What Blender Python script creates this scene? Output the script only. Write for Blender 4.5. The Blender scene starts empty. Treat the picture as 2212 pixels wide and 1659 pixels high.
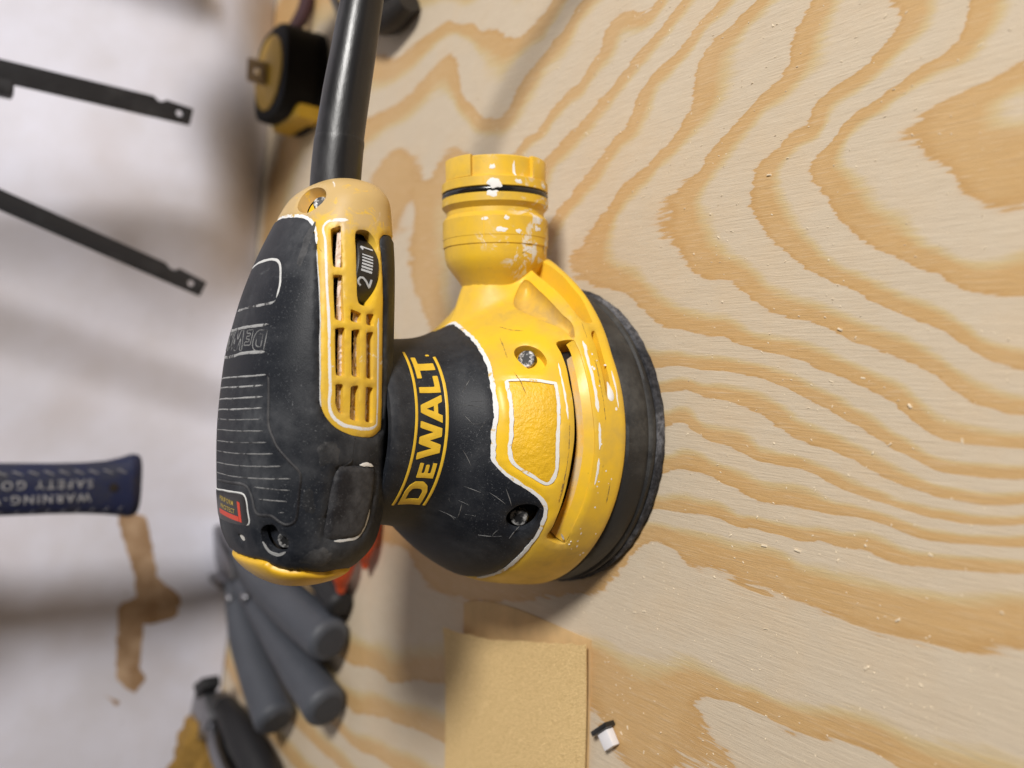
import bpy, bmesh, math, random
import numpy as np
from mathutils import Vector, Matrix
from mathutils.geometry import delaunay_2d_cdt

random.seed(7); RNG = np.random.default_rng(7)
scene = bpy.context.scene
MM = 0.001                                   # everything below is laid out in millimetres

# ================================================================ camera (phone held on its side: rolled a quarter turn)
CAM_LOC = (20.0, -254.0, 219.0); PITCH = math.radians(37.2); ROLL = math.radians(3.2)
def _camera():
    f = Vector((0, math.cos(PITCH), -math.sin(PITCH))); R0 = Vector((1, 0, 0)); U0 = R0.cross(f)
    R = math.cos(ROLL) * R0 + math.sin(ROLL) * U0; U = -math.sin(ROLL) * R0 + math.cos(ROLL) * U0
    X, Y, Z = -U, R, -f
    m = Matrix(((X.x, Y.x, Z.x, CAM_LOC[0] * MM), (X.y, Y.y, Z.y, CAM_LOC[1] * MM), (X.z, Y.z, Z.z, CAM_LOC[2] * MM), (0, 0, 0, 1)))
    cam = bpy.data.cameras.new('camera'); o = bpy.data.objects.new('camera', cam)
    scene.collection.objects.link(o); o.matrix_world = m
    cam.sensor_fit = 'HORIZONTAL'; cam.sensor_width = 36; cam.lens = 1661 / 2212 * 36
    cam.clip_start = 0.01; cam.clip_end = 20
    cam.dof.use_dof = True; cam.dof.focus_distance = 0.258; cam.dof.aperture_fstop = 6.2
    scene.camera = o
_camera()

# ================================================================ room light: grey-warm bounce plus one lamp over the right shoulder
world = bpy.data.worlds.new('World'); scene.world = world; world.use_nodes = True
bg = world.node_tree.nodes['Background']; bg.inputs[0].default_value = (1.0, 0.87, 0.74, 1); bg.inputs[1].default_value = 0.045
def area(name, loc, target, size, power, col):
    l = bpy.data.lights.new(name, 'AREA'); l.shape = 'DISK'; l.size = size; l.energy = power; l.color = col
    o = bpy.data.objects.new(name, l); scene.collection.objects.link(o); o.location = loc
    o.rotation_euler = (Vector(target) - Vector(loc)).to_track_quat('-Z', 'Y').to_euler(); return o
area('shop_lamp', (0.93, -0.85, 1.16), (0.02, 0.05, 0.05), 0.32, 34, (1.0, 0.97, 0.93))
area('ceiling_fill', (-0.30, 0.10, 1.60), (0.0, 0.1, 0.0), 0.60, 0.9, (0.93, 0.96, 1.0))  # weak overhead fill added to stand for the room's bounce
scene.view_settings.view_transform = 'Standard'; scene.view_settings.look = 'None'
scene.view_settings.exposure = 0; scene.view_settings.gamma = 1

# ================================================================ materials
MATS = {}
class NT:
    def __init__(s, name):
        s.m = bpy.data.materials.new(name); s.m.use_nodes = True; s.t = s.m.node_tree; s.n = s.t.nodes; s.l = s.t.links
        s.b = s.n['Principled BSDF']; MATS[name] = s.m
    def new(s, typ, **k):
        n = s.n.new(typ)
        for a, b in k.items(): setattr(n, a, b)
        return n
    def val(s, sock, v):
        if hasattr(v, 'links') or isinstance(v, bpy.types.NodeSocket): s.l.new(v, sock)
        else: sock.default_value = v
    def coord(s, scale=(1, 1, 1), kind='Object', rot=(0, 0, 0)):
        tc = s.new('ShaderNodeTexCoord'); mp = s.new('ShaderNodeMapping'); s.l.new(tc.outputs[kind], mp.inputs[0])
        mp.inputs['Scale'].default_value = scale; mp.inputs['Rotation'].default_value = rot; return mp.outputs[0]
    def noise(s, scale, detail=3, rough=.55, vec=None, dist=0, out=0):
        n = s.new('ShaderNodeTexNoise'); n.inputs['Scale'].default_value = scale; n.inputs['Detail'].default_value = detail
        n.inputs['Roughness'].default_value = rough; n.inputs['Distortion'].default_value = dist
        if vec is None: vec = s.coord()
        s.l.new(vec, n.inputs['Vector']); return n.outputs[out]
    def ramp(s, fac, stops, interp='LINEAR'):
        r = s.new('ShaderNodeValToRGB'); r.color_ramp.interpolation = interp; e = r.color_ramp.elements
        while len(e) < len(stops): e.new(.5)
        for el, (p, c) in zip(e, stops):
            el.position = p; el.color = tuple(c) + (1,) if isinstance(c, tuple) and len(c) == 3 else (c, c, c, 1)
        s.l.new(fac, r.inputs[0]); return r.outputs[0]
    def mix(s, fac, a, b):
        m = s.new('ShaderNodeMix', data_type='RGBA')
        s.val(m.inputs[0], fac)
        for sock, v in ((m.inputs[6], a), (m.inputs[7], b)):
            if isinstance(v, tuple): sock.default_value = v + (1,) if len(v) == 3 else v
            else: s.l.new(v, sock)
        return m.outputs[2]
    def math(s, op, a, b=0.0):
        m = s.new('ShaderNodeMath', operation=op); s.val(m.inputs[0], a); s.val(m.inputs[1], b); return m.outputs[0]
    def bump(s, h, strength, dist=.0003, nrm=None):
        b = s.new('ShaderNodeBump'); b.inputs['Strength'].default_value = strength; b.inputs['Distance'].default_value = dist
        s.l.new(h, b.inputs['Height'])
        if nrm is not None: s.l.new(nrm, b.inputs['Normal'])
        return b.outputs[0]
    def done(s, col=None, rough=None, nrm=None, metal=0, spec=None):
        if col is not None: s.val(s.b.inputs['Base Color'], col + (1,) if isinstance(col, tuple) else col)
        if rough is not None: s.val(s.b.inputs['Roughness'], rough)
        if nrm is not None: s.l.new(nrm, s.b.inputs['Normal'])
        s.b.inputs['Metallic'].default_value = metal
        if spec is not None: s.b.inputs['Specular IOR Level'].default_value = spec
        return s.m
def plain(name, col, rough=.5, metal=0, var=.12, scale=120, bump=.0, spec=None):
    t = NT(name); n = t.noise(scale, 4)
    lo = tuple(max(0, c * (1 - var)) for c in col); hi = tuple(min(1, c * (1 + var)) for c in col)
    c = t.mix(n, lo, hi)
    return t.done(c, rough, t.bump(n, bump) if bump else None, metal, spec)
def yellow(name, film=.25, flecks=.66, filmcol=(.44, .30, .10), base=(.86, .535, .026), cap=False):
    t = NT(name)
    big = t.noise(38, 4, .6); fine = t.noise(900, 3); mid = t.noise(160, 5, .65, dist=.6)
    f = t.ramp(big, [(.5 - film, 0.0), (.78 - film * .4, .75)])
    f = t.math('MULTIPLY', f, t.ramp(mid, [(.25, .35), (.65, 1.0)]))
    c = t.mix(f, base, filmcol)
    if cap:                                                                                       # ground-in sanding dust on the cord end
        sx = t.new('ShaderNodeSeparateXYZ'); t.l.new(t.coord(), sx.inputs[0])
        k = t.math('ADD', sx.outputs[0], t.math('MULTIPLY', t.math('SUBTRACT', t.noise(90, 6, .72, dist=1.0), .5), .030))
        k = t.ramp(t.math('MULTIPLY', k, 10.0), [(.655, 0.0), (.70, 1.0)])
        k = t.math('MULTIPLY', k, t.ramp(t.noise(150, 6, .7, dist=.9), [(.56, 1.0), (.64, .15)]))
        c = t.mix(k, c, t.mix(big, (.63, .43, .155), (.50, .35, .175)))
    c = t.mix(t.ramp(t.noise(420, 5, .7), [(.66, 0.0), (.74, .45)]), c, (.12, .075, .03))       # grime specks
    w = t.math('MULTIPLY', t.ramp(t.noise(120, 6, .68, dist=1.2), [(flecks, 0.0), (flecks + .03, 1.0)]), t.ramp(t.noise(26, 2), [(.42, 0.0), (.55, 1.0)]))
    c = t.mix(w, c, (.80, .79, .76))                                                              # flecks of dried white paint
    r = t.ramp(f, [(0, .36), (1, .72)])
    return t.done(c, r, t.bump(fine, .10, .00025), spec=.45)
def rubber(name, dust=.5, base=(.016, .017, .021), dcol=(.15, .15, .155)):
    t = NT(name)
    big = t.noise(34, 5, .62, dist=.4); sp = t.noise(1500, 3, .7); sc = t.noise(300, 4, .6, vec=t.coord((1, .18, .5), rot=(.3, .2, .9)))
    d = t.ramp(big, [(.44, 0.0), (.80 - dust * .10, 1.0)])
    d = t.math('MULTIPLY', d, t.ramp(t.noise(260, 4, .7), [(.3, .25), (.7, 1.0)]))
    d = t.math('MULTIPLY', d, dust)
    s1 = t.math('MULTIPLY', t.ramp(sp, [(.60, 0.0), (.70, .8)]), t.ramp(t.noise(60, 3), [(.40, .12), (.62, 1.0)]))
    s2 = t.math('MULTIPLY', t.ramp(sc, [(.66, 0.0), (.73, .55)]), t.ramp(t.noise(80, 2), [(.46, 0.0), (.6, 1.0)]))
    m = t.math('MAXIMUM', d, t.math('MAXIMUM', s1, s2))
    c = t.mix(m, base, dcol)
    return t.done(c, t.ramp(m, [(0, .50), (1, .85)]), t.bump(t.noise(2400, 2), .25, .0003), spec=.26)
yellow('yellow_housing', .10, .70)
yellow('yellow_port', .22, .535)
yellow('yellow_cap', .50, .74, (.50, .34, .145))
yellow('yellow_grille', .22, .63, cap=True)
yellow('yellow_bumper', .12, .70, base=(.80, .46, .015))
yellow('yellow_plain', .0, .78)
yellow('channel_shade_dust', .45, .76, (.42, .285, .13))  # browner film: dust plus the channel's shade put into the colour
rubber('rubber_body', .48, (.0105, .0125, .0175), (.13, .135, .145)); rubber('rubber_handle', .62, (.0105, .0125, .0175), (.15, .155, .165)); rubber('rubber_scuff', .9, (.016, .017, .02), (.17, .17, .175)); rubber('rubber_switch', 1.0, (.013, .013, .016)); rubber('rubber_skirt', .9, (.022, .022, .023), (.12, .115, .105))
def panel_mat():
    t = NT('yellow_texture'); n = t.noise(750, 4, .6); c = t.mix(t.ramp(t.noise(70, 5, .7), [(.35, 0.0), (.75, .8)]), (.86, .51, .018), (.62, .37, .02))
    c = t.mix(t.math('MULTIPLY', t.ramp(t.noise(520, 5, .75), [(.62, 0.0), (.70, .8)]), t.ramp(t.noise(45, 2), [(.5, 0.0), (.62, 1.0)])), c, (.10, .06, .02))
    return t.done(c, .42, t.bump(n, .75, .0006))
panel_mat()
def worn_white(name, under, thr=.36, col=(.80, .80, .79)):
    t = NT(name); n = t.noise(210, 5, .7, dist=.5); c = t.mix(t.ramp(n, [(thr - .05, 0.0), (thr + .03, 1.0)]), under, col)
    return t.done(c, .7, t.bump(t.noise(700, 3), .25, .0003))
worn_white('white_seam', (.62, .40, .06), .40, (.76, .765, .77)); worn_white('white_panel_line', (.74, .44, .03), .39, (.77, .77, .765))
worn_white('dust_faint', (.03, .03, .033), .46, (.20, .20, .20)); worn_white('dust_line', (.03, .03, .033), .44, (.34, .34, .34)); worn_white('dust_line_bright', (.05, .05, .05), .36, (.62, .62, .61))
worn_white('paint_white', (.80, .78, .74), .1, (.84, .83, .81))
plain('logo_yellow', (.74, .47, .035), .45, var=.16, scale=300)
t = NT('grime'); t.done(t.mix(t.ramp(t.noise(600, 4, .7), [(.42, 0.0), (.58, 1.0)]), (.62, .38, .03), (.20, .13, .05)), .8)
plain('logo_emboss', (.055, .055, .058), .6, var=.8, scale=500)
plain('dark_cavity', (.018, .012, .008), .9)
plain('slot_dust', (.70, .58, .50), .9, var=.35, scale=300, bump=.5)
plain('dusty_white', (.62, .59, .55), .95, var=.3, scale=400, bump=.5)
t = NT('ramp_dust'); _n = t.noise(60, 4, .6, vec=t.coord((1, 1, 3.2)))
t.done(t.mix(t.ramp(_n, [(.36, 0.0), (.62, .95)]), (.80, .46, .03), (.56, .47, .33)), .75, t.bump(t.noise(420, 4, vec=t.coord((1, 1, 5))), .35, .0004))
t = NT('screw_steel'); _n = t.noise(500, 5, .7); t.done(t.mix(t.ramp(_n, [(.45, 0.0), (.6, 1.0)]), (.035, .035, .037), (.55, .54, .53)), .5, metal=.4)
plain('screw_black', (.012, .012, .013), .4)
plain('dial_black', (.016, .016, .017), .42, var=.5, scale=400)
plain('digit_white', (.55, .58, .62), .6)
t = NT('pad_felt'); _n = t.noise(420, 5, .75); t.done(t.mix(t.ramp(_n, [(.40, 0.0), (.68, 1.0)]), t.mix(t.ramp(t.noise(30, 3), [(.45, 0.0), (.62, 1.0)]), (.012, .012, .015), (.05, .05, .055)), t.mix(t.ramp(t.noise(30, 3), [(.45, 0.0), (.62, 1.0)]), (.06, .06, .068), (.24, .24, .26))), .95, t.bump(_n, .9, .0008))
plain('oring_black', (.010, .010, .011), .22, spec=.6)
t = NT('cord_rubber'); _n = t.noise(45, 5, .6, vec=t.coord((.35, 1, 1))); t.done(t.mix(t.ramp(_n, [(.50, 0.0), (.74, .7)]), (.009, .009, .0105), (.065, .065, .07)), t.ramp(_n, [(.3, .30), (.8, .50)]), t.bump(t.noise(140, 5, .65, vec=t.coord((.5, 1, 1))), .30, .0006), spec=.5)
plain('sticker_black', (.016, .014, .014), .35); plain('sticker_red', (.62, .05, .02), .45); plain('sticker_gold', (.50, .36, .06), .5)
# --- plywood: growth rings come from the sheet's own 'ring' values, fibres and wear from noise
def plywood():
    t = NT('plywood'); a = t.new('ShaderNodeAttribute', attribute_name='ring')
    fib = t.noise(1.0, 5, .62, vec=t.coord((520, 42, 200), rot=(0, 0, .10)))
    fib2 = t.noise(1.0, 4, .6, vec=t.coord((150, 30, 60), rot=(0, 0, .10)))
    fine = t.noise(1.0, 4, .7, vec=t.coord((1700, 85, 600), rot=(0, 0, .10)))
    wob = t.noise(42, 3, .5)
    g = t.math('ADD', a.outputs['Fac'], t.math('MULTIPLY', t.math('SUBTRACT', fib, .5), .26))
    g = t.math('ADD', g, t.math('MULTIPLY', t.math('SUBTRACT', wob, .5), .16))
    ph = t.math('FRACT', g)
    pale = (.622, .520, .390); gold = (.605, .465, .250); oran = (.585, .370, .160); deep = (.540, .320, .122)
    c = t.ramp(ph, [(0, deep), (.012, (.62, .49, .35)), (.04, pale), (.44, pale), (.56, gold), (.70, oran), (.92, oran), (1.0, deep)])
    c = t.mix(t.math('MULTIPLY', t.ramp(fib2, [(.3, 0.0), (.7, 1.0)]), .10), c, (.42, .31, .20))
    c = t.mix(t.math('MULTIPLY', t.ramp(fib, [(.60, 0.0), (.74, 1.0)]), .22), c, (.70, .60, .47))
    c = t.mix(t.ramp(t.noise(9, 4, .6), [(.50, 0.0), (.80, .12)]), c, (.56, .48, .38))
    c = t.mix(t.math('MULTIPLY', t.ramp(t.noise(24, 5, .65, dist=.4), [(.45, 0.0), (.75, 1.0)]), .30), c, (.66, .47, .27))
    c = t.mix(t.math('MULTIPLY', t.ramp(t.noise(260, 3, .7), [(.74, 0.0), (.79, 1.0)]), .5), c, (.16, .10, .06))
    c = t.mix(t.math('MULTIPLY', t.ramp(fine, [(.34, 1.0), (.48, 0.0)]), .15), c, (.36, .255, .15))
    c = t.mix(t.math('MULTIPLY', t.ramp(fine, [(.54, 0.0), (.68, 1.0)]), .26), c, (.76, .66, .52))
    b0 = t.bump(fine, .55, .0004); b1 = t.bump(fib, .35, .0006, b0); b2 = t.bump(t.noise(650, 4, .7), .22, .0004, b1)
    late = t.ramp(ph, [(0, .9), (.03, 1.0), (.4, 1.0), (.6, .0), (1, .0)])
    return t.done(c, t.ramp(late, [(0, .46), (1, .66)]), b2, spec=.35)
plywood()
def wall_mat():
    t = NT('wall_paper'); n = t.noise(11, 5, .6); f = t.noise(900, 3)
    c = t.mix(t.ramp(n, [(.38, 0.0), (.72, 1.0)]), (.765, .765, .875), (.66, .64, .69))
    c = t.mix(t.ramp(t.noise(5, 3, .6, dist=.5), [(.50, 0.0), (.75, .6)]), c, (.50, .42, .38))
    c = t.mix(t.math('MULTIPLY', t.ramp(t.noise(75, 3, .6), [(.735, 0.0), (.77, 1.0)]), .6), c, (.30, .26, .24))
    return t.done(c, .85, t.bump(f, .2, .0004), spec=.2)
wall_mat()
t = NT('brown_paper'); _n = t.noise(45, 5, .65); t.done(t.mix(t.ramp(_n, [(.35, 0.0), (.65, 1.0)]), (.30, .175, .085), (.52, .36, .23)), .9, t.bump(t.noise(500, 4), .3, .0004))
t = NT('stain_brown'); _n = t.noise(24, 5, .6); t.done(t.mix(_n, (.16, .095, .055), (.30, .21, .145)), .9)
t = NT('bar_steel'); _n = t.noise(60, 5, .6); t.done(t.mix(t.ramp(_n, [(.5, 0.0), (.85, .7)]), (.012, .012, .015), (.05, .05, .055)), .5, spec=.4)
t = NT('hammer_blue'); _n = t.noise(70, 5, .65); t.done(t.mix(t.ramp(_n, [(.42, 0.0), (.75, 1.0)]), (.008, .014, .055), (.028, .030, .044)), .55)
plain('hammer_print', (.30, .30, .32), .8, var=.5, scale=250)
plain('tape_black', (.007, .007, .008), .7, spec=.2); plain('tape_yellow', (.56, .33, .02), .5); plain('tape_steel', (.55, .48, .44), .45, .3); plain('strap_red', (.035, .008, .012), .7)
plain('grip_grey', (.062, .068, .083), .55, var=.25, scale=60); plain('grip_end', (.036, .040, .050), .6); plain('grip_black', (.010, .010, .012), .6)
plain('tool_steel', (.26, .26, .28), .32, .9, var=.3, scale=80); plain('grip_orange', (.62, .075, .015), .5)
plain('sponge', (.30, .17, .035), .95, var=.5, scale=160, bump=.8)
t = NT('sandpaper'); _n = t.noise(1.0, 3, .6, vec=t.coord((1700, 1150, 1700), rot=(0, 0, .5))); t.done(t.mix(t.ramp(_n, [(.25, 0.0), (.75, 1.0)]), (.58, .385, .15), (.92, .67, .33)), .8, t.bump(_n, 1.0, .0006))
plain('sandpaper_back', (.62, .42, .20), .85, var=.2)
plain('clip_white', (.80, .78, .80), .4); plain('clip_black', (.012, .012, .012), .35)
plain('sawdust', (.74, .63, .47), .9, var=.25, scale=300); plain('dark_clamp', (.020, .017, .015), .6); plain('bit_steel', (.20, .18, .15), .4, .7)

# ================================================================ surfaces
# ---------------------------------------------------------------- body surface (mm), theta=0 faces -y, + to +x
RB = 58.0                                    # domain u = theta * RB
_zL = [10, 20, 34, 42, 50, 58, 64, 70, 75, 80, 88, 100]
_rL = [62.3, 62, 60.3, 58.6, 55.6, 51, 46.6, 41.4, 37.2, 34.8, 33.6, 33.6]
_zR = [10, 20, 34, 44, 52, 60, 66, 74, 80, 88, 100]
_rR = [62.3, 62, 59.5, 53, 46.2, 40.4, 37.3, 35, 34.2, 33.6, 33.6]
def _pchip(xs, ys, x):                       # smooth monotone-ish cubic through the knots
    xs = np.asarray(xs, float); ys = np.asarray(ys, float)
    h = np.diff(xs); d = np.diff(ys) / h
    m = np.zeros_like(ys); m[0] = d[0]; m[-1] = d[-1]
    for i in range(1, len(xs) - 1):
        m[i] = 0 if d[i - 1] * d[i] <= 0 else 2 * d[i - 1] * d[i] / (d[i - 1] + d[i])
    x = np.clip(x, xs[0], xs[-1])
    i = np.clip(np.searchsorted(xs, x) - 1, 0, len(xs) - 2)
    t = (x - xs[i]) / h[i]
    return ((2*t**3 - 3*t**2 + 1) * ys[i] + (t**3 - 2*t**2 + t) * h[i] * m[i]
            + (-2*t**3 + 3*t**2) * ys[i+1] + (t**3 - t**2) * h[i] * m[i+1])
def _ss(a, b, x):
    t = np.clip((x - a) / (b - a), 0, 1); return t * t * (3 - 2 * t)
PORT_Z, PORT_Y, PORT_R = 38.0, 0.0, 20.5
_TH = np.radians(np.arange(-180, 181, 1.0)); _Z = np.arange(8, 101, 1.0)
def _body_grid():
    T, Z = np.meshgrid(_TH, _Z, indexing='ij')
    w = _ss(math.radians(10), math.radians(75), T) * (1 - _ss(math.radians(150), math.radians(179), T))
    r = (1 - w) * _pchip(_zL, _rL, Z) + w * _pchip(_zR, _rR, Z)
    s = np.maximum(np.sin(T), 1e-3)
    rp = 70.0 / s
    inside = (np.abs(-rp * np.cos(T) - PORT_Y) ** 2 + (Z - PORT_Z) ** 2 < 20.0 ** 2) & (np.sin(T) > .3)
    # tapering root of the port: cone that narrows into the dome
    for x in np.arange(40, 61.1, 1.0):
        rr = 9.5 + (x - 40) / 21 * 5.5
        q = x / s
        hit = ((q * np.cos(T)) ** 2 + (Z - PORT_Z) ** 2 < rr ** 2) & (np.sin(T) > .3)
        r = np.where(hit, np.maximum(r, np.minimum(q, 76)), r)
    fl = np.interp(np.degrees(T), [32, 43, 51, 64, 72, 80, 90, 100, 110, 125, 140, 150], [62, 64, 65.4, 68, 70, 73, 74, 73, 69, 65, 63, 62])
    kf = (np.degrees(T) > 32) & (np.degrees(T) < 150)
    wz = 1 - _ss(28, 41, Z)
    r = np.where(kf, np.maximum(r, r * (1 - wz) + fl * wz), r)
    for _ in range(10):
        p = np.pad(r, ((1, 1), (1, 1)), mode='edge')
        b = (p[:-2, 1:-1] + p[2:, 1:-1] + p[1:-1, :-2] + p[1:-1, 2:] + 2 * r) / 6
        k = _ss(math.radians(15), math.radians(35), T) * (1 - _ss(math.radians(150), math.radians(170), T))
        r = r * (1 - k) + b * k
    return r
_BG = _body_grid()
def body_r(th, z):
    th = (np.asarray(th, float) + math.pi) % (2 * math.pi) - math.pi
    a = np.clip((th - _TH[0]) / (_TH[1] - _TH[0]), 0, len(_TH) - 1.001); i = a.astype(int); fa = a - i
    b = np.clip((np.asarray(z, float) - _Z[0]), 0, len(_Z) - 1.001); j = b.astype(int); fb = b - j
    return (_BG[i, j] * (1 - fa) * (1 - fb) + _BG[i + 1, j] * fa * (1 - fb) + _BG[i, j + 1] * (1 - fa) * fb + _BG[i + 1, j + 1] * fa * fb)
def body_p(u, v):
    u = np.asarray(u, float); v = np.asarray(v, float); th = u / RB; r = body_r(th, v)
    return np.stack([r * np.sin(th), -r * np.cos(th), v], -1)
# ---------------------------------------------------------------- handle surface; domain u = x, v = phi * 32 (phi=0 faces -y, + up)
RH = 32.0
_hx = [-52, -44, -34, -20, 0, 20, 40, 56, 70, 80, 90]
_ht = [135, 136.3, 138.3, 140.2, 141.2, 140.3, 136.8, 132.1, 126.5, 121.8, 117]   # top z
_hb = [101, 96.5, 92.3, 90, 89.6, 89.6, 90, 90.6, 91.8, 93, 95]                 # bottom z
_hw = [27, 30, 33, 34, 34, 33.5, 32, 30, 27, 24.5, 22]                           # half width
_hn = 2.35
def _hsec(x):
    x = np.asarray(x, float)
    t = _pchip(_hx, _ht, x); b = _pchip(_hx, _hb, x); w = _pchip(_hx, _hw, x)
    k = np.ones_like(x)
    e = np.clip((-x - 30) / 20.0, 0, .9999); k = np.where(x < -30, (1 - e ** 2.6) ** (1 / 2.6), k)
    e2 = np.clip((x - 76) / 11.0, 0, .9999); k = np.where(x > 76, (1 - e2 ** 2.6) ** (1 / 2.6), k)
    return (t + b) / 2, (t - b) / 2 * k, w * k
def handle_p(u, v):
    x = np.asarray(u, float); ph = np.asarray(v, float) / RH
    zc, h, w = _hsec(x); c, s = np.cos(ph), np.sin(ph); q = 2 / _hn
    return np.stack([x + 0 * ph, -w * np.sign(c) * np.abs(c) ** q, zc + h * np.sign(s) * np.abs(s) ** q], -1)
def normal(f, u, v, e=.4):
    du = f(u + e, v) - f(u - e, v); dv = f(u, v + e) - f(u, v - e)
    n = np.cross(du, dv); L = np.linalg.norm(n, axis=-1, keepdims=True); return n / np.maximum(L, 1e-9)

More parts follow.
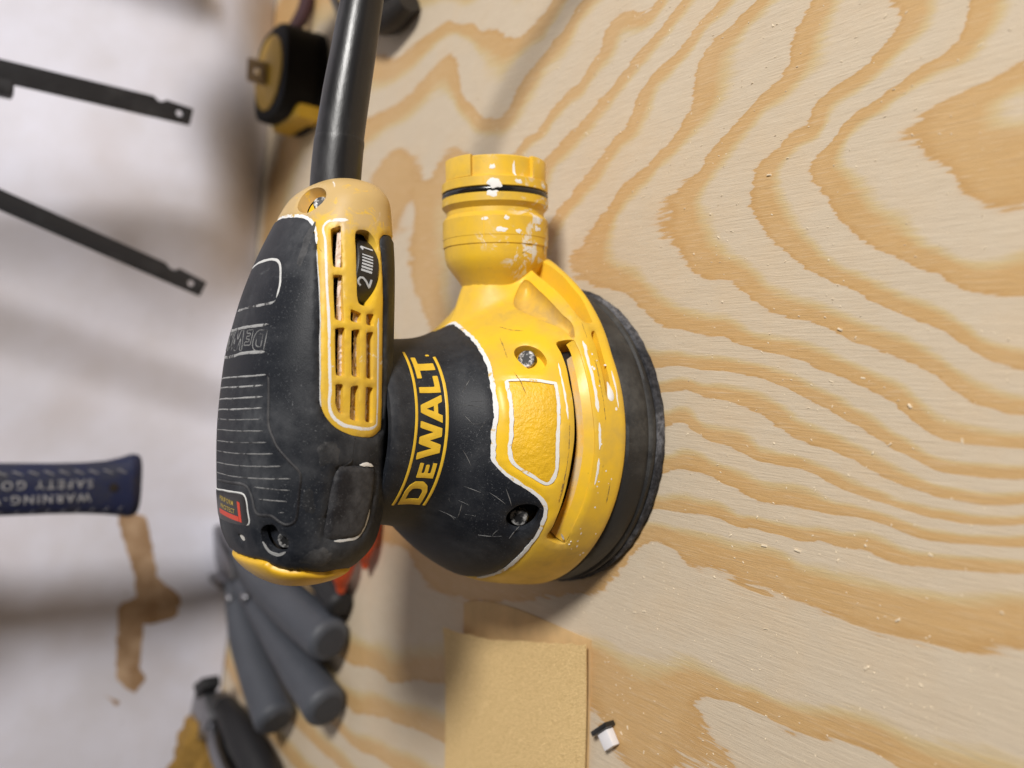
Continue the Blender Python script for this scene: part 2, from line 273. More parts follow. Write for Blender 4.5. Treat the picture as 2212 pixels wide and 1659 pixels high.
# outlines of the details, in each surface's own flat (u, v) millimetres
FEAT = {
 'B': {
  'seam': [(115.6,52.7),(118.3,49.6),(92.5,57.1),(77.2,59.0),(61.6,60.7),(49.6,62.2),(38.9,63.4),(29.7,64.5),(20.3,65.4),(10.7,65.8),(6.4,66.3),(0.5,66.4),(-5.6,66.3),(-9.6,65.0),(-13.7,61.1),(-16.4,56.5),(-18.8,52.0),(-21.7,49.0),(-24.7,47.7),(-29.6,47.1),(-36.3,47.0),(-43.4,47.5),(-51.8,47.6),(-60.4,47.6),(-68.4,48.0),(-77.9,47.7)],
  'panel': [(24.5,61.2),(26.5,59.7),(22.8,48.4),(21.2,47.1),(11.1,47.7),(2.8,48.2),(-3.3,48.0),(-8.5,47.7),(-12.5,48.4),(-14.0,50.1),(-13.4,52.2),(-11.4,55.7),(-9.0,59.5),(-6.4,61.4),(-1.6,62.2),(2.4,61.9),(15.6,61.5)],
  'slot_up': [(39.4,41.2),(34.2,41.4),(28.8,41.5),(22.2,42.1),(17.2,42.1),(11.0,42.2),(2.9,42.3),(-0.4,42.5),(-6.1,42.8),(-14.1,43.0),(-23.2,43.0),(-30.6,42.9),(-36.1,42.8)],
  'slot_lo': [(38.6,36.2),(35.8,35.5),(30.4,34.6),(23.5,34.8),(13.9,34.9),(3.0,34.2),(-3.5,34.1),(-11.9,34.3),(-21.9,34.5),(-29.8,34.9),(-38.0,34.4)],
  'rib': [(94.4,32.0),(86.2,34.5),(75.6,35.7),(66.1,35.8),(58.0,35.8),(50.5,35.4),(44.5,34.1),(40.8,33.5),(36.9,33.7)],
  'dome_edge': [(94.4,32.0),(91.5,36.6),(80.1,45.7),(75.5,43.1),(66.5,43.3),(58.3,42.4),(51.7,40.9),(46.3,38.6),(41.1,36.9),(38.5,35.6)],
  'pocket1': [(78.7,32.2),(78.6,30.5),(76.2,25.8),(69.9,24.3),(61.3,24.7),(56.1,24.2),(47.5,25.0),(44.5,25.6),(44.7,29.6),(49.6,31.3),(56.4,32.1),(62.3,32.6),(67.2,32.9),(74.9,32.9)],
  'pocket2': [(40.9,27.3),(40.6,25.6),(36.0,25.7),(30.2,25.3),(21.8,25.6),(17.9,26.4),(17.5,28.1),(25.0,27.9),(32.7,27.7),(38.8,28.4)],
  'screw1': [(39.9,54.9),(42.5,53.4),(42.7,51.0),(40.9,49.1),(37.5,47.4),(33.1,46.9),(30.4,47.8),(28.9,50.0),(29.2,52.5),(31.5,54.0),(36.0,55.1)],
  'screw2': [(-32.8,58.2),(-29.4,58.4),(-25.5,56.9),(-23.4,54.4),(-23.1,51.5),(-24.7,49.7),(-29.5,49.5),(-33.2,51.0),(-35.7,53.3),(-35.8,56.2)],
 },
 'H': {
  'yel_l': [(67.5,64.0),(69.9,64.1),(72.3,63.9),(72.4,55.1),(71.2,43.2),(70.1,34.4),(68.3,29.0),(66.0,25.5),(62.0,22.4),(54.5,18.8),(45.9,15.1),(38.6,13.0),(34.1,12.0),(23.0,10.1),(12.1,9.0),(9.3,8.1),(6.6,6.3),(4.2,3.7),(2.3,0.5),(1.2,-2.2),(0.6,-7.5),(0.9,-11.3),(2.7,-15.4),(4.4,-16.6),(18.5,-15.4),(36.1,-13.6),(45.5,-12.8),(54.3,-11.0),(60.1,-9.5),(63.9,-8.3),(66.0,-10.3),(66.8,-13.8),(65.5,-18.3)],
  'dialwin': [(65.4,3.9),(66.7,-0.0),(65.5,-3.2),(62.8,-6.1),(56.9,-7.9),(51.0,-8.6),(46.5,-7.3),(42.3,-5.2),(42.2,-1.6),(43.7,-0.2),(49.9,0.7),(58.6,2.4)],
  'groove': [(69.0,8.7),(68.6,16.4),(67.6,19.9),(65.4,20.5),(60.5,17.2),(46.1,11.8),(34.3,8.6),(17.7,6.0),(10.8,5.7),(7.5,4.5),(5.3,2.0),(4.0,-0.9),(3.2,-7.3),(4.0,-11.6),(6.8,-12.7),(24.2,-11.3),(38.7,-9.9)],
  'screw3': [(74.7,44.7),(78.7,46.6),(81.4,45.3),(81.6,37.5),(80.2,30.5),(77.9,26.6),(75.2,26.7),(73.1,29.7),(71.7,33.3),(72.1,38.6)],
  'pad': [(54.4,63.9),(55.5,55.2),(55.9,48.4),(55.6,41.8),(53.8,37.4),(48.6,34.0),(45.0,33.2),(42.7,33.3)],
  'pad2': [(41.5,33.9),(40.7,38.0),(39.9,49.3),(39.3,58.5)],
  'emb1': [(32.6,56.7),(33.5,45.6),(34.1,33.4)],
  'emb2': [(23.4,55.3),(25.0,44.5),(25.6,32.7)],
  'ribs': [(16.6,55.0),(18.6,30.4),(13.3,55.8),(15.3,31.5),(9.4,57.3),(11.9,31.1),(5.8,58.8),(8.4,30.9),(2.6,59.2),(5.0,30.4),(-0.8,58.3),(1.5,29.6),(-4.5,57.8),(-1.9,28.0),(-7.9,58.7),(-5.2,25.2),(-11.7,58.6),(-8.7,21.3),(-15.1,58.9),(-12.3,18.0),(-16.0,33.5),(-15.9,18.3),(-19.5,31.5),(-19.3,19.5),(-22.9,22.9),(-22.7,20.4)],
  'ribframe': [(18.6,30.4),(17.5,29.4),(11.2,28.4),(5.7,27.9),(1.6,26.6),(3.4,27.5),(0.9,26.4),(-3.0,23.6),(-6.7,19.3),(-10.0,15.2),(-12.5,14.6),(-16.7,15.1),(-23.5,15.8),(-25.5,17.0),(-26.4,19.5),(-25.8,22.1),(-24.1,26.0),(-24.3,31.2),(-22.9,33.1),(-19.8,34.1),(-16.7,36.1),(-15.8,40.1),(-16.4,47.5),(-17.6,58.0)],
  'screw4': [(-29.3,31.6),(-27.4,29.0),(-27.3,25.2),(-29.7,22.6),(-30.7,19.9),(-32.5,19.1),(-35.3,20.4),(-36.5,23.8),(-36.0,27.7),(-32.9,30.9)],
  'hole': [(-32.9,45.1),(-32.5,42.9),(-33.5,40.9),(-34.5,41.8),(-34.9,43.7),(-34.0,45.1)],
  'switch': [(-9.2,1.3),(-8.3,-0.0),(-8.8,-10.7),(-10.5,-13.5),(-15.9,-13.4),(-22.6,-11.6),(-27.5,-10.3),(-30.9,-7.3),(-31.3,0.1),(-30.7,3.5),(-29.3,5.2),(-24.7,4.8),(-16.6,3.7),(-11.1,2.5)],
  'bump_u': [(-40.5,59.5),(-38.6,43.4),(-37.9,31.4),(-39.3,27.3),(-40.2,19.8),(-40.2,10.7),(-41.6,0.3),(-41.1,-4.7),(-42.0,-20.8)],
  'seam': [(0.6,-2.6),(-3.7,-2.3),(-6.7,-1.9),(-8.1,0.2)],
  'slot_a': [(65.8,16.9),(67.2,12.0),(53.3,6.8),(53.4,11.3)],
  'slot_b': [(50.9,10.5),(51.1,6.5),(36.4,3.1),(36.9,6.8)],
  'slot_c': [(34.2,6.3),(34.7,2.7),(19.5,1.2),(19.6,4.1)],
  'slot_d': [(17.0,4.0),(17.1,1.4),(7.6,0.9),(8.4,2.5),(10.9,3.5)],
  'slot_e': [(40.3,1.2),(38.9,-1.5),(36.7,-1.7),(37.2,0.7)],
  'slot_f': [(34.2,0.5),(34.5,-2.0),(19.3,-3.4),(19.7,-0.5)],
  'slot_g': [(16.5,-0.5),(17.0,-3.1),(5.6,-3.9),(6.2,-0.8)],
  'slot_h': [(38.8,-4.0),(39.4,-7.2),(36.2,-7.9),(36.5,-4.5)],
  'slot_i': [(33.7,-4.6),(34.2,-8.1),(18.8,-9.5),(19.4,-6.0)],
  'slot_j': [(16.6,-6.1),(16.4,-9.8),(5.0,-10.4),(5.6,-6.6)],
 },
}
# growth rings of the plywood face: (ring number, points in bench mm)
GRAIN = [
    (0, [(109,-174),(107,-167),(105,-160),(103,-153),(99,-145),(96,-147),(95,-146),(91,-150),(88,-154),(85,-157),(82,-159),(78,-161),(75,-166),(74,-171),(74,-176)]),
    (-0.6, [(99,-171),(97,-174)]),
    (-0.15, [(89,-171),(88,-163),(88,-174)]),
    (-0.2, [(80,-169)]),
    (1, [(130,-160),(126,-160),(121,-158),(119,-158),(116,-153),(111,-142),(108,-133),(102,-124),(97,-116),(91,-116),(87,-120),(83,-122),(81,-121),(74,-129),(67,-136),(62,-145),(60,-155),(57,-153),(54,-159),(51,-168),(51,-177)]),
    (0.45, [(126,-171),(122,-169),(118,-166),(113,-161),(112,-153),(109,-143),(104,-134),(100,-127),(96,-126),(92,-128),(86,-135),(81,-137),(76,-145),(70,-150),(65,-152),(62,-158),(60,-167),(62,-176)]),
    (2, [(138,-138),(133,-142),(129,-141),(121,-133),(117,-123),(114,-116),(110,-114),(107,-110),(105,-115),(101,-104),(98,-96),(93,-94),(89,-93),(84,-94),(77,-100),(74,-101),(69,-107),(63,-115),(58,-123),(55,-131),(51,-135),(46,-147),(44,-151),(41,-158),(37,-165),(33,-172),(31,-178)]),
    (1.45, [(133,-152),(129,-152),(123,-145),(118,-137),(113,-129),(110,-121),(105,-120),(101,-112),(97,-106),(94,-105),(88,-107),(81,-110),(74,-115),(66,-122),(60,-130),(57,-138),(52,-148),(49,-155),(44,-162),(39,-167),(38,-171),(36,-177)]),
    (3, [(147,-113),(142,-109),(137,-106),(129,-105),(125,-103),(118,-91),(112,-82),(104,-73),(100,-71),(95,-60),(90,-54),(87,-60),(85,-57),(79,-56),(74,-63),(68,-67),(63,-73),(60,-85),(54,-95),(49,-104),(44,-120),(39,-131),(36,-140),(34,-147),(31,-153),(29,-158),(25,-162),(23,-164),(21,-170),(19,-175),(20,-178)]),
    (2.45, [(144,-123),(139,-121),(133,-117),(126,-118),(121,-109),(115,-97),(107,-89),(101,-82),(95,-75),(89,-73),(84,-78),(78,-79),(70,-88),(64,-97),(58,-103),(53,-115),(49,-125),(45,-136),(41,-146),(37,-154),(32,-160),(29,-165),(26,-172),(24,-178)]),
    (4, [(155,-91),(154,-89),(149,-80),(146,-71),(139,-67),(130,-66),(122,-63),(114,-56),(108,-47),(104,-37),(95,-26),(85,-15),(74,-1),(67,-6),(61,-28),(56,-41),(47,-54),(43,-69),(41,-85),(36,-100),(33,-112),(30,-121),(28,-129),(25,-137),(22,-144),(19,-148),(16,-152),(13,-157),(11,-163),(11,-170),(11,-179)]),
    (3.45, [(151,-98),(146,-89),(140,-84),(133,-83),(124,-82),(118,-75),(112,-63),(106,-52),(99,-43),(91,-31),(82,-30),(75,-30),(70,-40),(62,-50),(53,-63),(49,-80),(42,-98),(40,-115),(37,-123),(33,-132),(29,-141),(26,-149),(22,-154),(19,-158),(17,-164),(15,-178)]),
    (5, [(160,-75),(157,-71),(151,-63),(146,-54),(141,-42),(136,-37),(130,-35),(125,-32),(118,-21),(111,-13),(102,0),(93,13)]),
    (5, [(30,-62),(29,-74),(29,-87),(27,-97),(25,-106),(23,-113),(20,-122),(17,-128),(14,-134),(11,-141),(8,-145),(6,-151),(3,-158),(3,-165),(3,-172),(4,-179)]),
    (4.45, [(158,-83),(155,-79),(153,-71),(147,-66),(142,-58),(137,-49),(130,-46),(123,-42),(118,-31),(110,-22),(102,-12),(95,-1)]),
    (4.45, [(36,-55),(35,-71),(34,-86),(32,-101),(29,-112),(25,-121),(22,-129),(18,-136),(14,-144),(10,-152),(7,-157),(6,-164),(7,-179)]),
    (6, [(167,-58),(161,-49),(156,-39),(150,-31),(143,-22),(139,-12),(133,-4),(127,10),(119,22)]),
    (5.45, [(165,-64),(159,-56),(154,-49),(150,-44),(145,-35),(139,-25),(132,-16),(126,-6),(118,10)]),
    (6, [(21,-60),(22,-72),(20,-82),(18,-89),(16,-97),(13,-106),(9,-114),(7,-120),(6,-127),(4,-134),(2,-138),(0,-142),(-2,-148),(-3,-154),(-4,-162),(-4,-171),(-2,-179)]),
    (5.45, [(24,-60),(24,-77),(24,-92),(23,-100),(20,-107),(15,-116),(12,-126),(9,-133),(7,-139),(5,-145),(2,-152),(-1,-159),(-1,-168),(0,-179)]),
    (7, [(169,-42),(166,-14),(162,-15),(156,-7),(151,-2),(147,10),(142,19),(136,27),(131,41)]),
    (6.45, [(168,-50),(164,-27),(158,-25),(154,-15),(149,-9),(144,3),(138,14),(132,27),(128,35)]),
    (7, [(9,-62),(10,-69),(7,-76),(4,-87),(2,-95),(0,-105),(-1,-116),(-2,-122),(-5,-130),(-7,-137),(-8,-144),(-9,-152),(-9,-160),(-9,-170),(-7,-180)]),
    (6.45, [(13,-62),(10,-78),(9,-88),(8,-98),(3,-103),(3,-111),(1,-122),(-2,-132),(-4,-140),(-7,-149),(-8,-159),(-8,-170),(-6,-179)]),
    (8, [(-7,-65),(-7,-79),(-8,-84),(-10,-92),(-12,-99),(-15,-101),(-14,-108),(-13,-121),(-13,-133),(-13,-140),(-15,-149),(-16,-156),(-15,-165),(-13,-180)]),
    (7.45, [(-3,-64),(-3,-84),(-4,-94),(-6,-103),(-6,-112),(-8,-124),(-10,-130),(-11,-140),(-11,-149),(-13,-156),(-13,-165),(-10,-180)]),
    (9, [(-23,-62),(-22,-80),(-22,-90),(-22,-101),(-23,-106),(-24,-116),(-22,-125),(-22,-135),(-23,-142),(-24,-149),(-23,-157),(-22,-166),(-19,-180)]),
    (8.45, [(-18,-62),(-17,-80),(-17,-90),(-20,-96),(-19,-108),(-19,-121),(-19,-133),(-18,-147),(-20,-153),(-19,-163),(-17,-180)]),
    (10, [(-35,-59),(-37,-69),(-40,-74),(-39,-86),(-40,-94),(-43,-96),(-43,-108),(-42,-118),(-43,-128),(-43,-136),(-44,-143),(-45,-152),(-44,-159),(-42,-170),(-38,-181)]),
    (9.45, [(-28,-62),(-28,-75),(-28,-90),(-27,-103),(-27,-113),(-30,-118),(-30,-130),(-29,-141),(-29,-151),(-29,-160),(-27,-169),(-24,-180)]),
    (11, [(-80,-152),(-78,-147),(-80,-136),(-82,-125),(-83,-114),(-81,-108),(-81,-99),(-83,-85),(-88,-80),(-93,-83),(-98,-86),(-99,-97),(-106,-87),(-110,-74),(-114,-74)]),
    (10.45, [(-80,-27),(-80,-44),(-76,-67),(-73,-86),(-75,-98),(-74,-112),(-73,-124),(-69,-138),(-68,-150),(-68,-159),(-66,-171),(-64,-182)]),
    (10.85, [(-103,-45),(-112,-58),(-91,-38)]),
    (11.2, [(-89,-95),(-92,-109),(-89,-125)]),
    (10.2, [(-59,-54),(-56,-97),(-52,-145),(-52,-176)]),
    (8, [(178,12),(177,18),(171,27),(166,36),(159,45),(151,52),(152,63),(156,74),(163,82),(172,93),(184,98),(195,102)]),
    (7.45, [(177,0),(163,21),(151,33),(143,45),(143,62),(147,77),(156,88),(170,101)]),
    (9, [(196,20),(190,29),(187,44),(190,55),(197,65),(201,78),(211,100),(218,121),(216,144),(214,168)]),
    (8.45, [(191,8),(179,23),(177,38),(173,48),(173,65),(177,75),(184,74),(196,85),(207,102)]),
    (9.2, [(209,74),(223,115),(230,170)]),
    (7.2, [(138,67),(161,108),(160,138)]),
    (7, [(132,125),(121,136)]),
    (6.7, [(141,163),(124,131)]),
    (10.2, [(-107,105),(-90,125),(-103,163)]),
    (11, [(-161,190),(-154,153),(-154,133)]),
    (10.45, [(-141,192),(-137,159)]),
    (12, [(-187,191),(-181,154),(-170,107)]),
    (13, [(-208,188),(-203,143)]),
    (11.45, [(-175,193),(-162,136)]),
    (12.45, [(-200,185),(-189,133)]),
]

# ================================================================ mesh helpers (mm in, metres out)
def obj(name, verts, faces, mat, parent=None, smooth=True, angle=40):
    me = bpy.data.meshes.new(name)
    v = np.asarray(verts, float) * MM
    me.from_pydata([tuple(p) for p in v], [], faces); me.validate(); me.update()
    mats = mat if isinstance(mat, (list, tuple)) else [mat]
    for m in mats: me.materials.append(MATS[m])
    if smooth:
        me.polygons.foreach_set('use_smooth', [True] * len(me.polygons))
        me.set_sharp_from_angle(angle=math.radians(angle))
    o = bpy.data.objects.new(name, me); scene.collection.objects.link(o)
    if parent is not None: o.parent = parent
    return o
def thing(name, label, cat, loc=(0, 0, 0), group=None):
    o = bpy.data.objects.new(name, None); scene.collection.objects.link(o); o.empty_display_size = .02
    o['label'] = label; o['category'] = cat
    if group: o['group'] = group
    return o
def tag(o, label, cat, group=None):
    o['label'] = label; o['category'] = cat
    if group: o['group'] = group
    return o
def catmull(P, closed=False, n=6):
    P = [np.asarray(p, float) for p in P]; N = len(P); out = []
    for i in range(N if closed else N - 1):
        p1, p2 = P[i], P[(i + 1) % N]
        p0 = P[(i - 1) % N] if (closed or i > 0) else 2 * p1 - p2
        p3 = P[(i + 2) % N] if (closed or i + 2 < N) else 2 * p2 - p1
        for k in range(n):
            t = k / n
            out.append(.5 * ((2 * p1) + (-p0 + p2) * t + (2 * p0 - 5 * p1 + 4 * p2 - p3) * t * t + (-p0 + 3 * p1 - 3 * p2 + p3) * t ** 3))
    if not closed: out.append(P[-1])
    return np.array(out)
def resample(P, step=None, n=None, closed=False):
    P = np.asarray(P, float)
    if closed: P = np.vstack([P, P[:1]])
    d = np.r_[0, np.cumsum(np.linalg.norm(np.diff(P, axis=0), axis=1))]
    if n is None: n = max(3, int(round(d[-1] / step)) + (0 if closed else 1))
    s = np.linspace(0, d[-1], n + 1)[:-1] if closed else np.linspace(0, d[-1], n)
    return np.stack([np.interp(s, d, P[:, k]) for k in range(P.shape[1])], -1)
def inpoly(pts, poly):
    x, y = pts[:, 0], pts[:, 1]; r = np.zeros(len(pts), bool); a = poly; b = np.roll(poly, -1, 0)
    for (x1, y1), (x2, y2) in zip(a, b):
        if y1 == y2: continue
        m = ((y1 > y) != (y2 > y)) & (x < (x2 - x1) * (y - y1) / (y2 - y1) + x1); r ^= m
    return r
def edge_dist(pts, loops):
    d = np.full(len(pts), 1e9)
    for L in loops:
        for a, b in zip(L, np.roll(L, -1, 0)):
            ab = b - a; q = max(ab @ ab, 1e-12)
            t = np.clip(((pts - a) @ ab) / q, 0, 1); d = np.minimum(d, np.hypot(*(pts - a - t[:, None] * ab).T))
    return d
def patch(name, surf, outline, mat, parent, holes=(), off=0.0, thick=2.0, step=1.6, edge=1.0, bevel=.6, lip=.6, smooth=False, hsmooth=True, noise=0.0, free=False):
    """A sheet laid on surf(u,v): outline and holes are domain polygons; rounded lips, side walls `thick` deep."""
    O = np.asarray(outline, float)
    if smooth: O = catmull(O, True, 6)
    O = resample(O, edge, closed=True)
    HS = []
    for h in holes:
        h = np.asarray(h, float); h = catmull(h, True, 5) if hsmooth else h
        pl = np.linalg.norm(np.roll(h, -1, 0) - h, axis=1).sum(); HS.append(resample(h, min(edge, .8, pl / 28), closed=True))
    lo, hi = O.min(0), O.max(0)
    gx, gy = np.meshgrid(np.arange(lo[0] + step / 2, hi[0], step), np.arange(lo[1] + step / 2, hi[1], step), indexing='ij')
    gx = gx + (np.arange(gx.shape[1]) % 2)[None, :] * step / 2
    G = np.stack([gx.ravel(), gy.ravel()], -1)
    G = G[inpoly(G, O)]
    for h in HS: G = G[~inpoly(G, h)]
    loops = [O] + HS
    if len(G):
        d = edge_dist(G, loops); G = G[d > step * .45]
    V = [tuple(p) for L in loops for p in L] + [tuple(p) for p in G]
    E = []; k = 0
    for L in loops:
        n = len(L); E += [(k + i, k + (i + 1) % n) for i in range(n)]; k += n
    vo, eo, fo, ov, oe, of = delaunay_2d_cdt([Vector(p) for p in V], E, [], 0, 1e-5)
    P = np.array([tuple(p) for p in vo]); F = [tuple(f) for f in fo]
    C = np.array([P[list(f)].mean(0) for f in F]); keep = inpoly(C, O)
    for h in HS: keep &= ~inpoly(C, h)
    F = [f for f, q in zip(F, keep) if q]
    # orientation
    F = [f if np.cross(P[f[1]] - P[f[0]], P[f[2]] - P[f[0]]) > 0 else f[::-1] for f in F]
    d = edge_dist(P, loops)
    t = np.clip(d / max(bevel, 1e-6), 0, 1); drop = lip * (1 - np.sqrt(np.clip(1 - (1 - t) ** 2, 0, 1)))
    B = surf(P[:, 0], P[:, 1]); N = normal(surf, P[:, 0], P[:, 1])
    o_ = off - drop
    if noise: o_ = o_ + noise * (RNG.random(len(P)) - .5)
    T = B + N * o_[:, None]
    verts = list(T); faces = list(F)
    # side walls from boundary edges
    cnt = {}
    for f in F:
        for a, b in zip(f, f[1:] + f[:1]): cnt[(a, b)] = 1
    bd = [(a, b) for (a, b) in cnt if (b, a) not in cnt]
    if thick:
        ids = sorted({a for e in bd for a in e}); base = len(verts); ix = {a: base + i for i, a in enumerate(ids)}
        verts += [B[a] + N[a] * (off - thick) for a in ids]
        faces += [(b, a, ix[a], ix[b]) for a, b in bd]
    return obj(name, verts, faces, mat, parent, angle=50)
def ribbon(name, surf, line, mat, parent, width=1.0, off=.12, smooth=True, wob=.35, closed=False, step=.8, taper=True):
    """A worn line lying on a surface; width wanders."""
    L = catmull(line, closed, 6) if smooth else np.asarray(line, float)
    L = resample(L, step, closed=closed); n = len(L)
    tg = (np.roll(L, -1, 0) - np.roll(L, 1, 0)) if closed else np.gradient(L, axis=0)
    tg /= np.maximum(np.linalg.norm(tg, axis=1, keepdims=True), 1e-9); nr = np.stack([-tg[:, 1], tg[:, 0]], -1)
    w = RNG.random((2, n)); ker = np.ones(3) / 3
    w = np.stack([np.convolve(np.r_[q[-1:], q, q[:1]], ker, 'valid') for q in w])
    wl = width / 2 * (1 + wob * (w[0] * 2 - 1)); wr = width / 2 * (1 + wob * (w[1] * 2 - 1))
    if taper and not closed:
        e = np.minimum(np.arange(n), np.arange(n)[::-1]); k = np.clip((e + .4) / 2.5, 0, 1); wl *= k; wr *= k
    a = L + nr * wl[:, None]; b = L - nr * wr[:, None]
    def lift(q, o): return surf(q[:, 0], q[:, 1]) + normal(surf, q[:, 0], q[:, 1]) * o
    V = np.vstack([lift(a, off - .25), lift(a, off * .7), lift(L, off), lift(b, off * .7), lift(b, off - .25)]); F = []
    for i in range(n if closed else n - 1):
        j = (i + 1) % n
        for r in range(4): F.append((r * n + i, (r + 1) * n + i, (r + 1) * n + j, r * n + j))
    return obj(name, V, F, mat, parent)
def revolve(name, prof, mat, parent=None, origin=(0, 0, 0), axis=(0, 0, 1), seg=96, rfun=None, closed_ends=True, angle=40):
    """prof = [(r, h)] along axis."""
    ax = Vector(axis).normalized(); q = Vector((0, 0, 1)).rotation_difference(ax).to_matrix()
    V = []; F = []; m = len(prof)
    for i in range(seg):
        a = 2 * math.pi * i / seg
        for j, (r, h) in enumerate(prof):
            rr = r * (rfun(a, h) if rfun else 1)
            p = q @ Vector((rr * math.cos(a), rr * math.sin(a), h)); V.append((p.x + origin[0], p.y + origin[1], p.z + origin[2]))
    for i in range(seg):
        k = (i + 1) % seg
        for j in range(m - 1): F.append((i * m + j, k * m + j, k * m + j + 1, i * m + j + 1))
    if closed_ends:
        F.append(tuple(i * m for i in range(seg))[::-1]); F.append(tuple(i * m + m - 1 for i in range(seg)))
    return obj(name, V, F, mat, parent, angle=angle)
def tube(name, path, radii, mat, parent=None, seg=28, flat=None, smooth=8, cap=True, ecc=None):
    P = catmull(path, False, smooth); n = len(P)
    R = np.interp(np.linspace(0, 1, n), np.linspace(0, 1, len(radii)), radii)
    V = []; F = []; up = Vector((0, 0, 1))
    for i in range(n):
        t = Vector(P[min(i + 1, n - 1)] - P[max(i - 1, 0)]).normalized()
        s = t.cross(up); s = s.normalized() if s.length > 1e-3 else Vector((1, 0, 0)); b = s.cross(t).normalized()
        for k in range(seg):
            a = 2 * math.pi * k / seg; e = ecc or 1
            q = Vector(P[i]) + s * (R[i] * math.cos(a) * e) + b * (R[i] * math.sin(a)); V.append(tuple(q))
    for i in range(n - 1):
        for k in range(seg): F.append((i * seg + k, i * seg + (k + 1) % seg, (i + 1) * seg + (k + 1) % seg, (i + 1) * seg + k))
    if cap: F.append(tuple(range(seg))[::-1]); F.append(tuple((n - 1) * seg + k for k in range(seg)))
    return obj(name, V, F, mat, parent)
def prism(name, poly, h0, h1, mat, parent=None, frame=None, bevel=.4, holes=()):
    """Extruded outline with bevelled rims. frame(x,y,h) -> mm point."""
    fr = frame or (lambda x, y, h: (x, y, h))
    P = np.asarray(poly, float); n = len(P)
    bm = bmesh.new()
    loops = [P] + [np.asarray(h, float) for h in holes]
    V = [Vector(p) for L in loops for p in L]; E = []; k = 0
    for L in loops: E += [(k + i, k + (i + 1) % len(L)) for i in range(len(L))]; k += len(L)
    vo, eo, fo, *_ = delaunay_2d_cdt(V, E, [], 0, 1e-5); Q = np.array([tuple(p) for p in vo])
    F = [tuple(f) for f in fo]; C = np.array([Q[list(f)].mean(0) for f in F]); keep = inpoly(C, P)
    for h in loops[1:]: keep &= ~inpoly(C, h)
    F = [f for f, g in zip(F, keep) if g]; F = [f if np.cross(Q[f[1]] - Q[f[0]], Q[f[2]] - Q[f[0]]) > 0 else f[::-1] for f in F]
    top = [bm.verts.new(Vector(fr(x, y, h1)) * MM) for x, y in Q]; bot = [bm.verts.new(Vector(fr(x, y, h0)) * MM) for x, y in Q]
    for f in F: bm.faces.new([top[i] for i in f]); bm.faces.new([bot[i] for i in f[::-1]])
    es = {(a, b) for f in F for a, b in zip(f, f[1:] + f[:1])}
    rim = []
    for a, b in es:
        if (b, a) not in es: bm.faces.new([top[b], top[a], bot[a], bot[b]])
    bm.normal_update()
    if bevel:
        ed = [e for e in bm.edges if len(e.link_faces) == 2 and e.calc_face_angle(0) > .9]
        bmesh.ops.bevel(bm, geom=ed, offset=bevel * MM, segments=2, affect='EDGES', profile=.6)
    bmesh.ops.recalc_face_normals(bm, faces=bm.faces)
    me = bpy.data.meshes.new(name); bm.to_mesh(me); bm.free(); me.materials.append(MATS[mat])
    me.polygons.foreach_set('use_smooth', [True] * len(me.polygons)); me.set_sharp_from_angle(angle=math.radians(35))
    o = bpy.data.objects.new(name, me); scene.collection.objects.link(o)
    if parent is not None: o.parent = parent
    return o
def rounded_rect(x0, y0, x1, y1, r, k=5):
    P = []
    for cx, cy, a in ((x1 - r, y1 - r, 0), (x0 + r, y1 - r, 90), (x0 + r, y0 + r, 180), (x1 - r, y0 + r, 270)):
        for i in range(k + 1): t = math.radians(a + 90 * i / k); P.append((cx + r * math.cos(t), cy + r * math.sin(t)))
    return P
def text_polys(body, size=1.0, spacing=1.0):
    cu = bpy.data.curves.new('glyphs', 'FONT'); cu.body = body; cu.size = size; cu.space_character = spacing; cu.offset = size * .012
    cu.align_x = 'CENTER'; cu.resolution_u = 3
    o = bpy.data.objects.new('glyphs', cu); scene.collection.objects.link(o)
    me = o.to_mesh(); V = np.array([v.co[:2] for v in me.vertices]); F = [tuple(p.vertices) for p in me.polygons]
    o.to_mesh_clear(); bpy.data.objects.remove(o); bpy.data.curves.remove(cu); return V, F
def lay_text(name, body, size, frame, mat, parent, spacing=1.0):
    V, F = text_polys(body, size, spacing)
    return obj(name, [frame(x, y) for x, y in V], F, mat, parent, smooth=False)

# ================================================================ the place: bench sheet and wall
def ring_field():
    P = []; L = []
    for lev, pts in GRAIN:
        for p in pts: P.append(p); L.append(lev)
    P = np.array(P, float); L = np.array(L); _, ix = np.unique(P, axis=0, return_index=True); P, L = P[ix], L[ix]
    n = len(P); S = 100.0
    def ker(d2): return np.where(d2 > 0, d2 * np.log(np.maximum(d2, 1e-12)), 0) * .5
    D2 = ((P[:, None] - P[None]) ** 2).sum(-1) / S ** 2
    K = ker(D2) + np.eye(n) * 1.5e-3; Q = np.c_[np.ones(n), P / S]
    M = np.block([[K, Q], [Q.T, np.zeros((3, 3))]]); w = np.linalg.solve(M, np.r_[L, np.zeros(3)])
    def f(X):
        out = np.empty(len(X))
        for i in range(0, len(X), 4000):
            x = X[i:i + 4000]; d2 = ((x[:, None] - P[None]) ** 2).sum(-1) / S ** 2
            out[i:i + 4000] = ker(d2) @ w[:n] + w[n] + (x / S) @ w[n + 1:]
        return out
    return f
WALL_Y = lambda x: 413 - .068 * x
